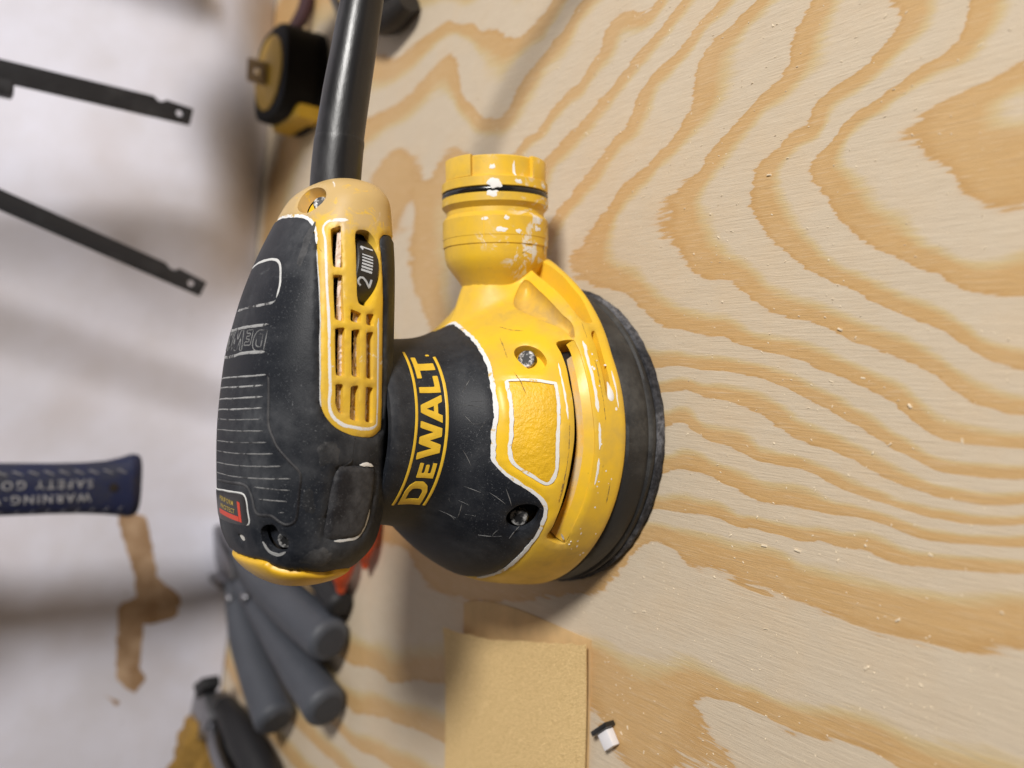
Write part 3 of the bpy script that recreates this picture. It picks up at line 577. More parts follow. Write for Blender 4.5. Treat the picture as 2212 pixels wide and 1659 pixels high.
def bench():
    st = 2.5; xs = np.r_[np.arange(-940, -460, 12.0), np.arange(-460, 460.1, st), np.arange(472, 941, 12.0)]; ys = np.r_[np.arange(-450, -330, 10.0), np.arange(-330, 440.1, st)]
    X, Y = np.meshgrid(xs, ys, indexing='ij'); P = np.stack([X.ravel(), Y.ravel()], -1)
    ring = ring_field()(P)
    nx, ny = X.shape; V = np.c_[P, np.zeros(len(P))]
    idx = np.arange(nx * ny).reshape(nx, ny)
    F = np.stack([idx[:-1, :-1], idx[1:, :-1], idx[1:, 1:], idx[:-1, 1:]], -1).reshape(-1, 4)
    # thickness: skirt down the edge and an underside
    b = list(idx[:, 0]) + list(idx[-1, 1:]) + list(idx[-2::-1, -1]) + list(idx[0, -2:0:-1])
    base = len(V); V = np.vstack([V, V[b] - [0, 0, 18]]); m = len(b)
    F = [tuple(f) for f in F] + [(b[(i + 1) % m], b[i], base + i, base + (i + 1) % m) for i in range(m)] + [tuple(base + i for i in range(m))[::-1]]
    o = obj('bench_top', V, F, 'plywood'); a = o.data.attributes.new('ring', 'FLOAT', 'POINT')
    a.data.foreach_set('value', np.r_[ring, ring[b]].astype(np.float32)); o['kind'] = 'structure'; return o
bench()
def wall_y(u, v):
    y = WALL_Y(u) + 2.2 * np.sin(u / 47 + v / 90) + 1.6 * np.sin(u / 23 - v / 60 + 1) + 1.2 * np.sin(v / 31)
    y = y - 10 * np.exp(-((u + 160) / 70) ** 2) * np.exp(-(v / 26) ** 2) - 7 * np.exp(-((u + 20) / 70) ** 2) * np.exp(-(v / 20) ** 2)
    belly = np.where(v < 62, np.sin(np.clip(v / 62, 0, 1) * math.pi / 2), 1 - .75 * _ss(62, 220, v)) * 42       # loose sheet bulged out so its foot turns down into shade
    y = y - belly * _ss(30, 170, u)
    fold = 26 * np.exp(-((u - 299 - (v - 110) * .12) / 15) ** 2) * _ss(48, 90, v)  # fold added for its dark flank, in place of a soft shadow
    return y - fold
def wall():
    xs = np.r_[np.arange(-938, 240, 9.0), np.arange(240, 340, 3.0), np.arange(340, 941, 9.0)]; zs = np.r_[np.arange(1, 70, 4), np.arange(70, 701, 10.0)]
    X, Z = np.meshgrid(xs, zs, indexing='ij'); Y = wall_y(X, Z)
    nx, nz = X.shape; idx = np.arange(nx * nz).reshape(nx, nz)
    V = np.stack([X.ravel(), Y.ravel(), Z.ravel()], -1); V2 = V + [0, 14, 0]; n = len(V)
    F = [tuple(q) for q in np.stack([idx[:-1, :-1], idx[1:, :-1], idx[1:, 1:], idx[:-1, 1:]], -1).reshape(-1, 4)]
    F += [tuple(n + i for i in f[::-1]) for f in F]
    o = obj('wall', np.vstack([V, V2]), F, 'wall_paper'); o['kind'] = 'structure'
    g = lambda u, v: np.stack([u, wall_y(u, v), v + 0 * u], -1)
    def torn(L, amp=1.2):
        P = resample(np.array(L, float), 2.2, closed=True); return P + RNG.normal(size=P.shape) * amp * .5
    patch('torn_strip', g, torn([(-99, 94), (-103, 73), (-132, 66), (-156, 61), (-174, 41), (-191, 43), (-194, 52), (-194, 69), (-231, 69), (-243, 63), (-254, 71), (-239, 86), (-209, 88), (-175, 89), (-170, 76), (-154, 78), (-135, 84), (-112, 92)]), 'brown_paper', o, off=.5, thick=.8, step=4, edge=2.2, bevel=.2, lip=.1)
    patch('torn_strip', g, torn([(-252, 92), (-249, 95), (-256, 88), (-262, 84), (-258, 82)], .6), 'brown_paper', o, off=.5, thick=.8, step=2, edge=1, bevel=.2, lip=.1)
wall()

# ================================================================ the sander
sander = thing('random_orbit_sander', 'worn yellow and black corded orbital sander standing on the plywood', 'sander')
# ---- pad and skirt
_w = RNG.random(64)
wav = lambda a, h: 1 + .004 * math.sin(3 * a + 1) + .003 * math.sin(7 * a + h)
pad = revolve('sanding_pad', [(0, .2), (60.5, .2), (61.8, .5), (62.5, 1.6), (62.6, 3.2), (62.0, 4.6), (59, 5.4), (0, 5.4)], 'pad_felt', sander, seg=180, closed_ends=False,
              rfun=lambda a, h: 1 + .0025 * math.sin(23 * a + 2 * h) + .002 * math.sin(61 * a))
skirt = revolve('skirt', [(57, 4.2), (60.6, 4.4), (61.6, 5.2), (62.1, 6.6), (62.0, 7.8), (61.2, 8.6), (61.6, 9.4), (61.9, 12), (61.8, 16), (61.4, 19.2), (60.4, 20.4), (57, 20.6)], 'rubber_skirt', sander, seg=180, closed_ends=False, rfun=wav)
# ---- yellow housing
FB, FH = FEAT['B'], FEAT['H']
seam = [(-182, 58), (-150, 56), (-120, 50), (-95, 47.6)] + FB['seam'][::-1][0:24] + [(96, 61), (110, 60.5), (140, 60), (182, 58)]
seam = [tuple(p) for p in catmull(np.array(seam, float), False, 4)]
slot = [tuple(p) for p in FB['slot_up']] + [tuple(p) for p in FB['slot_lo'][::-1]]
valley = [(73.4, 40.6)] + [tuple(p) for p in FB['dome_edge'][4:]] + [tuple(p) for p in FB['rib'][6:1:-1]]
pocket1 = FB['pocket1']; pocket2 = FB['pocket2']
low = [(-182, 20.8), (182, 20.8)]
body_core_z = list(np.arange(20, 96, 4.0))
def body_core():
    th = np.radians(np.arange(-180, 180, 4)); V = []; F = []; m = len(body_core_z)
    for t in th:
        for z in body_core_z: r = min(float(body_r(np.array(t), np.array(z))) - 9.2, 58); V.append((r * math.sin(t), -r * math.cos(t), z))
    n = len(th)
    for i in range(n):
        for j in range(m - 1): F.append((i * m + j, ((i + 1) % n) * m + j, ((i + 1) % n) * m + j + 1, i * m + j + 1))
    obj('motor_core', V, F, 'dark_cavity', sander)
body_core()
housing = patch('housing', body_p, low + [(182, 58)] + seam[::-1][1:], 'yellow_housing', sander,
                holes=[slot, valley, pocket1, pocket2, FB['panel'], FB['screw1']], thick=9.0, step=1.7, edge=1.2, bevel=.9, lip=.6)
def loft(name, surf, A, B, oa, ob, mat, parent, rows=9, n=70, prof=None, pw=1.0):
    A = resample(catmull(A, False, 5), n=n); B = resample(catmull(B, False, 5), n=n); V = []; F = []
    for r in range(rows):
        t = r / (rows - 1); q = A * (1 - t) + B * t; o = (oa + (ob - oa) * t ** pw) if prof is None else prof(t)
        V += list(surf(q[:, 0], q[:, 1]) + normal(surf, q[:, 0], q[:, 1]) * np.asarray(o))
    for r in range(rows - 1):
        for i in range(n - 1): F.append((r * n + i, r * n + i + 1, (r + 1) * n + i + 1, (r + 1) * n + i))
    return obj(name, V, F, mat, parent)
_lo = resample(catmull(np.array(FB['slot_lo'][::-1], float), False, 5), n=70); _up = resample(catmull(np.array(FB['slot_up'][::-1], float), False, 5), n=70)
_mid = _lo * .62 + _up * .38; _in = _lo * .42 + _up * .58
loft('vent_ramp', body_p, _lo + [0, -.25], _mid, -.85, -3.0, 'yellow_housing', housing, rows=5)
loft('vent_dust', body_p, _mid[:65], _in[:65], -3.0, -5.2, 'ramp_dust', housing, rows=6)
patch('channel_floor', body_p, valley, 'channel_shade_dust', housing, off=-4.6, thick=0, step=1.0, edge=.8, bevel=3.2, lip=-3.6, smooth=True)
patch('pocket_floor', body_p, pocket1, 'yellow_plain', housing, off=-8.6, thick=0, bevel=.01, lip=0, smooth=True)
patch('pocket_floor', body_p, pocket2, 'yellow_plain', housing, off=-4.0, thick=0, bevel=.01, lip=0, smooth=True)
patch('grip_panel', body_p, FB['panel'], 'yellow_texture', housing, off=-.35, thick=1, bevel=.3, lip=.2, step=1.0, smooth=True, noise=.12)
pin = np.array(FB['panel'], float); cen = pin.mean(0)
ribbon('panel_line', body_p, pin, 'white_panel_line', housing, 1.1, .05, closed=True, wob=.45)
ribbon('seam_line', body_p, seam[16:-14], 'white_seam', housing, 1.25, .05, smooth=False, wob=.5)
def screw(surf, c, parent, depth, r=3.1, tilt=None):
    u, v = np.array([c[0]]), np.array([c[1]]); p = surf(u, v)[0]; n = normal(surf, u, v)[0]
    if tilt is not None: n = np.array(tilt, float); n /= np.linalg.norm(n)
    p = p - n * depth
    s = revolve('screw', [(0, -3), (r, -3), (r, -.35), (r * .9, 0), (r * .5, .12), (0, .12)], 'screw_steel', parent, tuple(p), tuple(n), 24, closed_ends=False)
    pts = [(r * (.62 if k % 2 else .40) * math.cos(k * math.pi / 6), r * (.62 if k % 2 else .40) * math.sin(k * math.pi / 6)) for k in range(12)]
    q = Vector((0, 0, 1)).rotation_difference(Vector(n)).to_matrix()
    obj('drive_socket', [tuple(np.array(q @ Vector((x, y, .16))) + p) for x, y in pts], [tuple(range(12))], 'screw_black', s, smooth=False)
    return s
patch('screw_well', body_p, FB['screw1'], 'yellow_plain', housing, off=-5.0, thick=0, bevel=.01, lip=0, smooth=True, step=1.2)
screw(body_p, (36.9, 53.0), housing, 3.4, 3.3, (.30, -.52, .8))
# ---- black overmould on the body
over = patch('body_overmould', body_p, seam + [(182, 99), (-182, 99)], 'rubber_body', sander, holes=[FB['screw2']], off=.25, thick=3.0, step=1.9, edge=1.2, bevel=1.1, lip=.7)
patch('screw_well', body_p, FB['screw2'], 'rubber_body', over, off=-5.5, thick=0, bevel=.01, lip=0, smooth=True, step=1.2)
screw(body_p, (-32.0, 55.4), over, 3.4, 3.2, (-.30, -.58, .75))
def scratches(surf, parent, n, u0, u1, v0, v1, mat='dust_faint', ok=None):
    for k in range(n):
        u, v, a, L = RNG.uniform(u0, u1), RNG.uniform(v0, v1), RNG.normal(1.1, .8), RNG.uniform(2.5, 9)
        bend = RNG.normal() * .6
        if ok is not None and not inpoly(np.array([(u - 2, v - 2), (u + L * math.cos(a), v + L * math.sin(a) * .8), (u + 2, v - 2)]), ok).all(): continue
        ribbon('scratch', surf, [(u + L * t * math.cos(a) - bend * t * t * math.sin(a), v + L * t * math.sin(a) * .8 + bend * t * t * math.cos(a)) for t in np.linspace(0, 1, 5)], mat, parent, RNG.uniform(.14, .26), .34, wob=.7)
scratches(body_p, over, 34, -46, 40, 52, 74, ok=np.array(seam + [(182, 76), (-182, 76)]))
# ---- lettering on the neck
zt = lambda u: 90.6 - .046 * u; zb = lambda u: 79.4 - .036 * u
LINE_T = [(u, zt(u) + 0.0) for u in np.linspace(-43.0, 59.0, 40)]; LINE_B = [(u, zb(u)) for u in np.linspace(-42.6, 53.0, 40)]
ribbon('logo_line', body_p, LINE_T, 'logo_yellow', over, 1.0, .55, smooth=False, wob=.06, taper=False)
ribbon('logo_line', body_p, LINE_B, 'logo_yellow', over, 1.0, .55, smooth=False, wob=.06, taper=False)
GL = {  # block capitals on a unit square
 'D': ([(0, 0), (.62, 0), (.86, .10), (1, .32), (1, .68), (.86, .90), (.62, 1), (0, 1)], [[(.27, .2), (.27, .8), (.58, .8), (.70, .72), (.73, .6), (.73, .4), (.70, .28), (.58, .2)]]),
 'E': ([(0, 0), (1, 0), (1, .22), (.32, .22), (.32, .40), (.88, .40), (.88, .60), (.32, .60), (.32, .78), (1, .78), (1, 1), (0, 1)], []),
 'W': ([(.19, 0), (.40, 0), (.50, .52), (.60, 0), (.81, 0), (1, 1), (.82, 1), (.71, .36), (.59, 1), (.41, 1), (.29, .36), (.18, 1), (0, 1)], []),
 'A': ([(0, 0), (.26, 0), (.33, .2), (.67, .2), (.74, 0), (1, 0), (.64, 1), (.36, 1)], [[(.40, .38), (.5, .72), (.60, .38)]]),
 'L': ([(0, 0), (1, 0), (1, .24), (.34, .24), (.34, 1), (0, 1)], []),
 'T': ([(.34, 0), (.66, 0), (.66, .77), (1, .77), (1, 1), (0, 1), (0, .77), (.34, .77)], []),
}
def glyphs(surf, spans, base, top, mat, parent, off, thick=.5, name='letter'):
    for ch, u0, u1, k in spans:
        f = lambda x, y: (u0 + (u1 - u0) * x, base(u0 + (u1 - u0) * x) + (top(u0 + (u1 - u0) * x) - base(u0 + (u1 - u0) * x)) * y * k)
        out, hs = GL[ch]
        patch(name, surf, [f(*p) for p in out], mat, parent, [[f(*p) for p in h] for h in hs], off, thick, 1.5, .7, .2, .1, hsmooth=False)
glyphs(body_p, [('D', -42.7, -25.4, 1.0), ('E', -22.8, -13.6, .74), ('W', -11.6, 10.6, 1.0), ('A', 9.4, 25.6, 1.0), ('L', 27.0, 38.0, 1.0), ('T', 36.6, 53.4, 1.0)],
       lambda u: zb(u) + 1.6, lambda u: zt(u) - 1.6, 'logo_yellow', over, .55)
patch('letter_dot', body_p, [(54.4, zb(54) + 1.6), (55.8, zb(55) + 1.6), (55.8, zb(55) + 2.9), (54.4, zb(54) + 2.9)], 'logo_yellow', over, (), .5, .4, 1, .5, .1, .05)
# ---- dust port
AXD = Vector((1, 0, .085)).normalized(); PO = (58.6, 0.0, 37.0)
port = revolve('dust_port', [(12.5, -3), (13.6, 0), (15.2, 2.5), (17.8, 6), (19.8, 9), (20.5, 11.5), (20.75, 15.4), (20.75, 15.5), (21.15, 15.7), (21.15, 18.6), (21.3, 18.8), (21.2, 26.0), (19.9, 27.6), (19.7, 27.8), (19.6, 29.6), (19.8, 29.8), (21.2, 31.4), (21.4, 31.6), (21.4, 34.5), (21.2, 34.7), (20.2, 34.8), (20.2, 37.0), (21.2, 37.1), (21.4, 37.3), (21.3, 40.6), (21.0, 40.9), (19.2, 41.3), (19.0, 41.5), (19.0, 48.6), (18.3, 49.2), (16.8, 48.8), (16.6, 30)], 'yellow_port', sander, PO, AXD, 120, closed_ends=False, angle=24)
revolve('o_ring', [(20.1, 34.85), (20.9, 34.9), (21.35, 35.5), (21.35, 36.3), (20.9, 36.9), (20.1, 36.95)], 'oring_black', port, PO, AXD, 120, closed_ends=False)
def lug(a0, a1):
    q = Vector((0, 0, 1)).rotation_difference(AXD).to_matrix(); V = []; F = []; A = np.linspace(a0, a1, 16)
    prof = [(18.9, 41.0), (20.5, 41.2), (20.6, 48.8), (20.2, 49.4), (18.7, 49.4)]
    for a in A:
        for r, h in prof:
            p = q @ Vector((r * math.cos(a), r * math.sin(a), h)); V.append((p.x + PO[0], p.y + PO[1], p.z + PO[2]))
    m = len(prof)
    for i in range(15):
        for j in range(m - 1): F.append((i * m + j, i * m + j + 1, (i + 1) * m + j + 1, (i + 1) * m + j))
    F.append(tuple(range(m))); F.append(tuple(15 * m + j for j in range(m))[::-1])
    obj('lug', V, F, 'yellow_port', port)
# lugs: angle measured in the port's own plane
_q = Vector((0, 0, 1)).rotation_difference(AXD).to_matrix()
def port_angle(y, z):
    d = _q.inverted() @ Vector((0, y, z)); return math.atan2(d.y, d.x)
for y0, z0, wd in ((-.75, -.66, .55), (-.1, 1.0, .38), (.9, -.3, .5), (-.2, -1, .3)):
    a = port_angle(y0, z0); lug(a - wd, a + wd)
def port_surf(h0=0, r=21.3):
    def f(u, v):                                   # u = axial, v = angle*21 from -y upward
        u = np.asarray(u, float); a = np.asarray(v, float) / 21.0
        prof = np.array([(0, 13.6), (2.5, 15.2), (6, 17.8), (9, 19.6), (12, 20.5), (15.5, 20.8), (19, 21.3), (26, 21.2), (28.2, 19.6), (30, 19.5), (32.2, 21.3), (40.4, 21.4), (42, 19.1), (49, 19.0)])
        rr = np.interp(u, prof[:, 0], prof[:, 1]); ax = np.array(AXD); e1 = np.array((0, -1.0, 0)); e2 = np.cross(e1, ax) * -1
        e2 = np.array((-ax[2], 0, ax[0]))
        return np.array(PO) + u[..., None] * ax + rr[..., None] * (np.cos(a)[..., None] * e1 + np.sin(a)[..., None] * e2)
    return f
PS = port_surf()
def blob(name, surf, c, rx, ry, mat, parent, off=.15, n=22, rough=.38):
    a = np.linspace(0, 2 * math.pi, n, endpoint=False); r = 1 + rough * np.convolve(np.r_[RNG.normal(size=n + 2)], [.25, .5, .25], 'same')[:n]
    r = np.clip(r, .35, 1.7)
    patch(name, surf, np.c_[c[0] + rx * r * np.cos(a), c[1] + ry * r * np.sin(a)], mat, parent, (), off, .4, .9, .5, .2, .12)
for c, rx, ry in (((37.8, 13), 1.6, 2.6), ((33.6, 15), 1.3, 3.0), ((38.8, 4), .8, 1.6), ((38.6, -10), 1.0, 1.6), ((24.5, -6), 1.5, 1.5), ((20.5, 11), .9, 2.0), ((20.0, 4), .8, 1.2), ((21.5, -5), 1.0, 2.0), ((25.0, 9), .8, .9), ((24.8, 17), .7, 1.2), ((44.5, 14), 1.0, 1.2), ((44, 5), 2.6, .5)):
    blob('paint_spot', PS, c, rx, ry, 'paint_white', port)
for v_ in (17.5, -26.0):
    ribbon('mould_line', PS, [(13, v_), (20, v_), (26, v_)], 'yellow_plain', port, .35, .16, wob=.1)
    ribbon('mould_line', PS, [(37.6, v_), (40.3, v_)], 'yellow_plain', port, .35, .16, wob=.1)
for L_ in ([(9.5, 12), (11, 8), (11.6, 3), (13.6, -1)], [(16.6, 6), (15.4, 1), (15.6, -3)], [(12, -9), (14, -11), (16, -10)], [(22, -12), (23.5, -13.5), (24, -16)]):
    ribbon('grime_line', PS, L_, 'grime', port, .4, .08, wob=.9)
for L_ in ([(30, 58), (25, 57.2), (20, 56.8)], [(52, 55), (45, 56.4), (38, 57.6)], [(60, 52), (54, 50.6), (50, 48)], [(8, 44.2), (-6, 44.4), (-20, 44.6)], [(30, 29.8), (20, 30.3), (8, 30.0)], [(44, 31.0), (38, 31.2)], [(-12, 26), (-20, 25.4)]):
    ribbon('grime_line', body_p, L_, 'grime', housing, .3, .06, wob=.95)
# ---- streaks of dried paint on the housing
ribbon('paint_streak', body_p, [(37.0, 33.3), (33.5, 33.0), (28, 32.9), (22, 33.0), (16, 33.0), (11.5, 32.9)], 'paint_white', housing, 1.15, .16, wob=.6)
ribbon('paint_streak', body_p, [(8, 32.8), (3, 32.4), (-1, 32.5)], 'paint_white', housing, .9, .16, wob=.9)
ribbon('paint_streak', body_p, [(-4, 32.4), (-9, 32.2), (-13, 32.4)], 'paint_white', housing, 1.0, .16, wob=.9)
ribbon('paint_streak', body_p, [(26, 24.0), (19, 23.9), (13, 24.1)], 'paint_white', housing, .5, .14, wob=.9)
ribbon('paint_streak', body_p, [(30, 40.9 + 3.0), (24, 44.6), (16, 44.8), (9, 44.7)], 'paint_white', housing, .5, .14, wob=1.0)
patch('paint_drip', body_p, [(22, 27.1), (19.5, 27.6), (17.6, 28.0), (15.9, 27.8), (15.2, 26.7), (16.0, 25.6), (18, 25.4), (20, 26.2)], 'paint_white', housing, (), .35, .6, .8, .5, .7, .3, smooth=True)
for i in range(26):
    u = RNG.uniform(-44, 34); v = RNG.choice([RNG.normal(31, 1.2), RNG.uniform(22, 33)])
    blob('paint_spot', body_p, (u, v), RNG.uniform(.2, .6), RNG.uniform(.2, .6), 'paint_white', housing, n=9)
ribbon('paint_streak', body_p, [(-33.5, 38.2), (-36.0, 35.8)], 'paint_white', housing, .9, -.8, wob=.3)

# ================================================================ handle of the sander
def lofted(name, surf, us, vs, mat, parent, off=0.0):
    U, Vv = np.meshgrid(us, vs, indexing='ij'); P = surf(U, Vv) + normal(surf, U, Vv) * off
    nu, nv = U.shape; idx = np.arange(nu * nv).reshape(nu, nv); F = []
    for i in range(nu - 1):
        for j in range(nv): F.append((idx[i, j], idx[i + 1, j], idx[i + 1, (j + 1) % nv], idx[i, (j + 1) % nv]))
    F.append(tuple(idx[0, ::-1])); F.append(tuple(idx[-1]))
    return obj(name, P.reshape(-1, 3), F, mat, parent)
lofted('handle_core', handle_p, np.r_[-46, np.arange(-42, 80, 4.0), 81], np.radians(np.arange(-180, 180, 6.0)) * RH, 'dark_cavity', sander, -5.5)
yb = [(70.5, 100), (71.4, 80), (72.4, 66)] + [tuple(p) for p in FH['yel_l'][3:32]] + [(67.2, -20), (67.2, -30), (67.2, -100)]
yb = [tuple(p) for p in catmull(np.array(yb, float), False, 4)]
bu = [(-41, 100), (-41, 75), (-40.2, 59)] + [tuple(p) for p in FH['bump_u'][1:8]] + [(-41.6, -14), (-42, -22), (-42, -100)]
bu = [(p[0] - 1.7, p[1]) for p in catmull(np.array(bu, float), False, 4)]
grip = patch('handle_overmould', handle_p, bu + [(67.2, -100)] + yb[::-1][1:], 'rubber_handle', sander, holes=[FH['screw4'], FH['hole'], FH['switch']], off=.35, thick=3.5, step=1.9, edge=1.2, bevel=1.0, lip=.75)
FH['slot_e'] = [(40.7, 1.5), (39.5, -2.0), (36.4, -2.1), (36.8, 1.1)]; FH['slot_h'] = [(39.6, -3.9), (39.9, -7.6), (35.9, -8.2), (36.2, -4.3)]
slots = [FH['slot_' + k] for k in 'abcdefghij']
def soft(q, r=.35):
    q = np.asarray(q, float); out = []
    n = len(q)
    for i in range(n):
        a, b, c = q[i - 1], q[i], q[(i + 1) % n]
        for d, o in ((a - b, 1), (c - b, 2)):
            L = np.linalg.norm(d); p = b + d / L * min(r, L * .35)
            out.append(p)
    return out
frame = patch('grille_frame', handle_p, yb + [(86.6, -100), (86.6, 100)], 'yellow_grille', sander, holes=[soft(s) for s in slots] + [catmull(np.array(FH['dialwin'], float), True, 4), catmull(np.array(FH['screw3'], float), True, 4)], hsmooth=False, off=.15, thick=4.2, step=1.15, edge=.8, bevel=.5, lip=.35)
for s in slots:
    s = np.array(s, float); c = s.mean(0)
    hh = np.ptp(s[:, 1]); patch('slot_dust', handle_p, c + (s - c) * [1.04, .62] + [0, -.26 * min(hh, 4.5)], 'slot_dust', frame, (), -2.6, 0, 1.0, .7, .01, 0, noise=.9)
g = FH['groove']; ribbon('groove_line', handle_p, g, 'white_panel_line', frame, 1.15, .20, wob=.3)
ribbon('seam_line', handle_p, yb[10:34], 'white_seam', frame, 1.15, .02, smooth=False, wob=.35)
ribbon('seam_line', handle_p, yb[34:60], 'dust_line_bright', frame, .45, .02, smooth=False, wob=.8)
patch('screw_well', handle_p, FH['screw3'], 'yellow_plain', frame, off=-4.5, thick=0, bevel=.01, lip=0, smooth=True, step=1.2)
screw(handle_p, (76.4, 29.8), frame, 2.6, 2.6, (.35, -.75, .55))
patch('screw_well', handle_p, FH['screw4'], 'rubber_handle', grip, off=-4.2, thick=0, bevel=.01, lip=0, smooth=True, step=1.2)
screw(handle_p, (-32.6, 22.6), grip, 2.6, 2.5)
blob('paint_spot', handle_p, (-31.6, 24.6), 1.0, 1.2, 'dusty_white', grip, -3.4)
ribbon('dust_line', handle_p, FH['screw4'][6:10], 'dust_line', grip, .8, -.2, wob=.6)
patch('pin_hole', handle_p, FH['hole'], 'dusty_white', grip, off=-.9, thick=0, bevel=.01, lip=0, smooth=True, step=.8)
_bl = resample(np.array(bu, float), n=150)
def bumper():
    V = []; F = []; rows = [(0, -2.0), (0, .6), (.06, 1.05), (.14, 1.2), (.3, 1.25), (.5, 1.25), (.7, 1.2), (.85, 1.1), (.95, .9), (1, .5)]
    for t, o in rows:
        q = _bl.copy(); q[:, 0] = (q[:, 0] - .25) * (1 - t) + -49.93 * t
        V += list(handle_p(q[:, 0], q[:, 1]) + normal(handle_p, np.maximum(q[:, 0], -49.2), q[:, 1]) * o)
    n = len(_bl)
    for r in range(len(rows) - 1):
        for i in range(n - 1): F.append((r * n + i, (r + 1) * n + i, (r + 1) * n + i + 1, r * n + i + 1)[::-1])
    F.append(tuple((len(rows) - 1) * n + i for i in range(n)))
    return obj('bumper', V, F, 'yellow_bumper', sander, angle=60)
bumper()
sw = patch('switch_boot', handle_p, FH['switch'], 'rubber_switch', sander, off=.55, thick=3, step=1.2, edge=.8, bevel=1.6, lip=.8, smooth=True)
S_ = [tuple(p) for p in FH['switch']]
ribbon('worn_edge', handle_p, [S_[5], S_[6], S_[7], (-31.5, -3), (-31.6, 1.5)], 'dust_line_bright', sw, .8, .12, wob=.3)
ribbon('worn_edge', handle_p, [(-8.1, -5), (-8.0, -8.5), (-8.8, -11.8)], 'paint_white', sw, 1.1, .35, wob=.4)
ribbon('seam_groove', handle_p, FH['seam'], 'dial_black', grip, .5, .40, wob=.1)
for c_, rx, ry in (((-4.5, 5), 3.6, 4.0), ((-37, 7), 3.2, 7), ((60, 27), 7, 2.4), ((-19, 11.5), 4, 2.2)):
    blob('scuff', handle_p, c_, rx, ry, 'rubber_scuff', grip, .42, 26, .25)
scratches(handle_p, grip, 14, -10, 60, 14, 45)
# worn label pad, embossed mark, grip ribs, sticker on the crown of the handle
fit = lambda L: [tuple(p) for p in L]
ribbon('pad_line', handle_p, [(54.6, 62)] + fit(FH['pad'])[1:], 'dust_line_bright', grip, 1.15, .45, wob=.3)
ribbon('pad_line', handle_p, [(42.0, 33.3)] + fit(FH['pad2']), 'dust_line', grip, 1.0, .45, wob=.5)
ribbon('emboss_line', handle_p, [(33.3, 66)] + fit(FH['emb1'])[::1], 'dust_line', grip, .9, .5, wob=.4)
ribbon('emboss_line', handle_p, [(24.2, 66)] + fit(FH['emb2']), 'dust_line', grip, .9, .5, wob=.4)
def turned(u, v):                                   # the embossed word runs over the crown: reading direction is +v, letter tops towards -u
    return handle_p(np.asarray(v, float) * -1 + 0, np.asarray(u, float))
def emb(spans):
    for ch, a, b, k in spans:
        out, hs = GL[ch]
        f = lambda x, y: (32.4 - 6.6 * (y * k + (1 - k) * 0), a + (b - a) * x)
        for loop in [out] + hs:
            ribbon('emboss_letter', handle_p, [f(*p) for p in loop] + [f(*loop[0])], 'dust_faint', grip, .45, .46, smooth=False, wob=.5)
emb([('D', 33.6, 40.0, 1), ('E', 41.2, 45, .75), ('W', 45.8, 54.4, 1), ('A', 54, 60.5, 1), ('L', 61.5, 66, 1), ('T', 65.5, 72, 1)])
R = FH['ribs']
for i in range(0, len(R), 2):
    a, b = R[i], R[i + 1]; a2 = (a[0] - (b[0] - a[0]) * .25, a[1] + 8) if i < 20 else a
    ribbon('grip_rib', handle_p, [a2, tuple((np.array(a) + b) / 2), b], 'dust_line' if i < 8 else 'dust_faint', grip, .62 if i < 8 else .5, .44, wob=.5)
ribbon('rib_border', handle_p, fit(FH['ribframe'])[0:4] + [(2.2, 27.0), (-1, 25)] + fit(FH['ribframe'])[7:], 'rubber_switch', grip, 1.0, .75, wob=.05)
st = patch('warning_label', handle_p, [(-21.4, 66), (-21.0, 57.9), (-19.7, 49.1), (-18.8, 40.5), (-19.4, 38.2), (-21, 37.2), (-24.1, 36.7), (-27.2, 36.2), (-28.6, 37.5), (-30.4, 56.0), (-31, 66)], 'sticker_black', grip, (), .55, .5, 1.4, .8, .3, .15)
ribbon('label_edge', handle_p, [(-21.2, 66), (-20.8, 57.9), (-19.6, 49.1), (-18.8, 40.0), (-20.2, 37.4), (-24.1, 36.6), (-27.4, 36.2), (-28.8, 38)], 'dust_line_bright', st, .6, .62, wob=.2)
lab = lambda x0, v0: (lambda x, y: tuple((handle_p(np.array([x0 + y]), np.array([v0 - x])) + normal(handle_p, np.array([x0 + y]), np.array([v0 - x])) * .62)[0]))
lay_text('label_text', 'PERFORM', 2.1, lab(-23.4, 49.5), 'sticker_gold', st, 1.1)
lay_text('label_text', 'PROTECT', 2.1, lab(-25.9, 49.0), 'sticker_gold', st, 1.1)
patch('label_bar', handle_p, [(-21.6, 42.4), (-21.8, 40.8), (-28.0, 40.2), (-28.0, 41.6)], 'sticker_red', st, (), .62, .2, 1, .6, .05, .02)
patch('label_bar', handle_p, [(-26.6, 56), (-26.4, 42.0), (-28.0, 41.8), (-28.2, 56)], 'sticker_red', st, (), .61, .2, 1, .6, .05, .02)
# ---- speed dial: a thumbwheel on an upright axle, its rim in the window
dc = handle_p(np.array([54.4]), np.array([-2.7]))[0]; dn = normal(handle_p, np.array([54.4]), np.array([-2.7]))[0]
dax = np.array([-.10, -dn[2], dn[1] * -1]); dax = np.cross(dn, np.cross(np.array([0, 0, 1.]), dn)); dax = dax / np.linalg.norm(dax) + np.array([.14, 0, 0]); dax -= dn * (dax @ dn); dax /= np.linalg.norm(dax)
dtan = np.cross(dax, dn); DR = 14.0; dcen = dc - dn * (DR - .1)
dial = revolve('speed_dial', [(0, -4.3), (12.6, -4.3), (13.6, -4.0), (14, -3.5), (14, 3.6), (13.6, 4.0), (12.4, 4.2), (12.2, 3.4), (0, 3.4)], 'dial_black', sander, tuple(dcen), tuple(dax), 120, closed_ends=False,
               rfun=lambda a, h: 1 + (.006 * math.sin(60 * a) if -3.4 < h < 3.7 else 0))
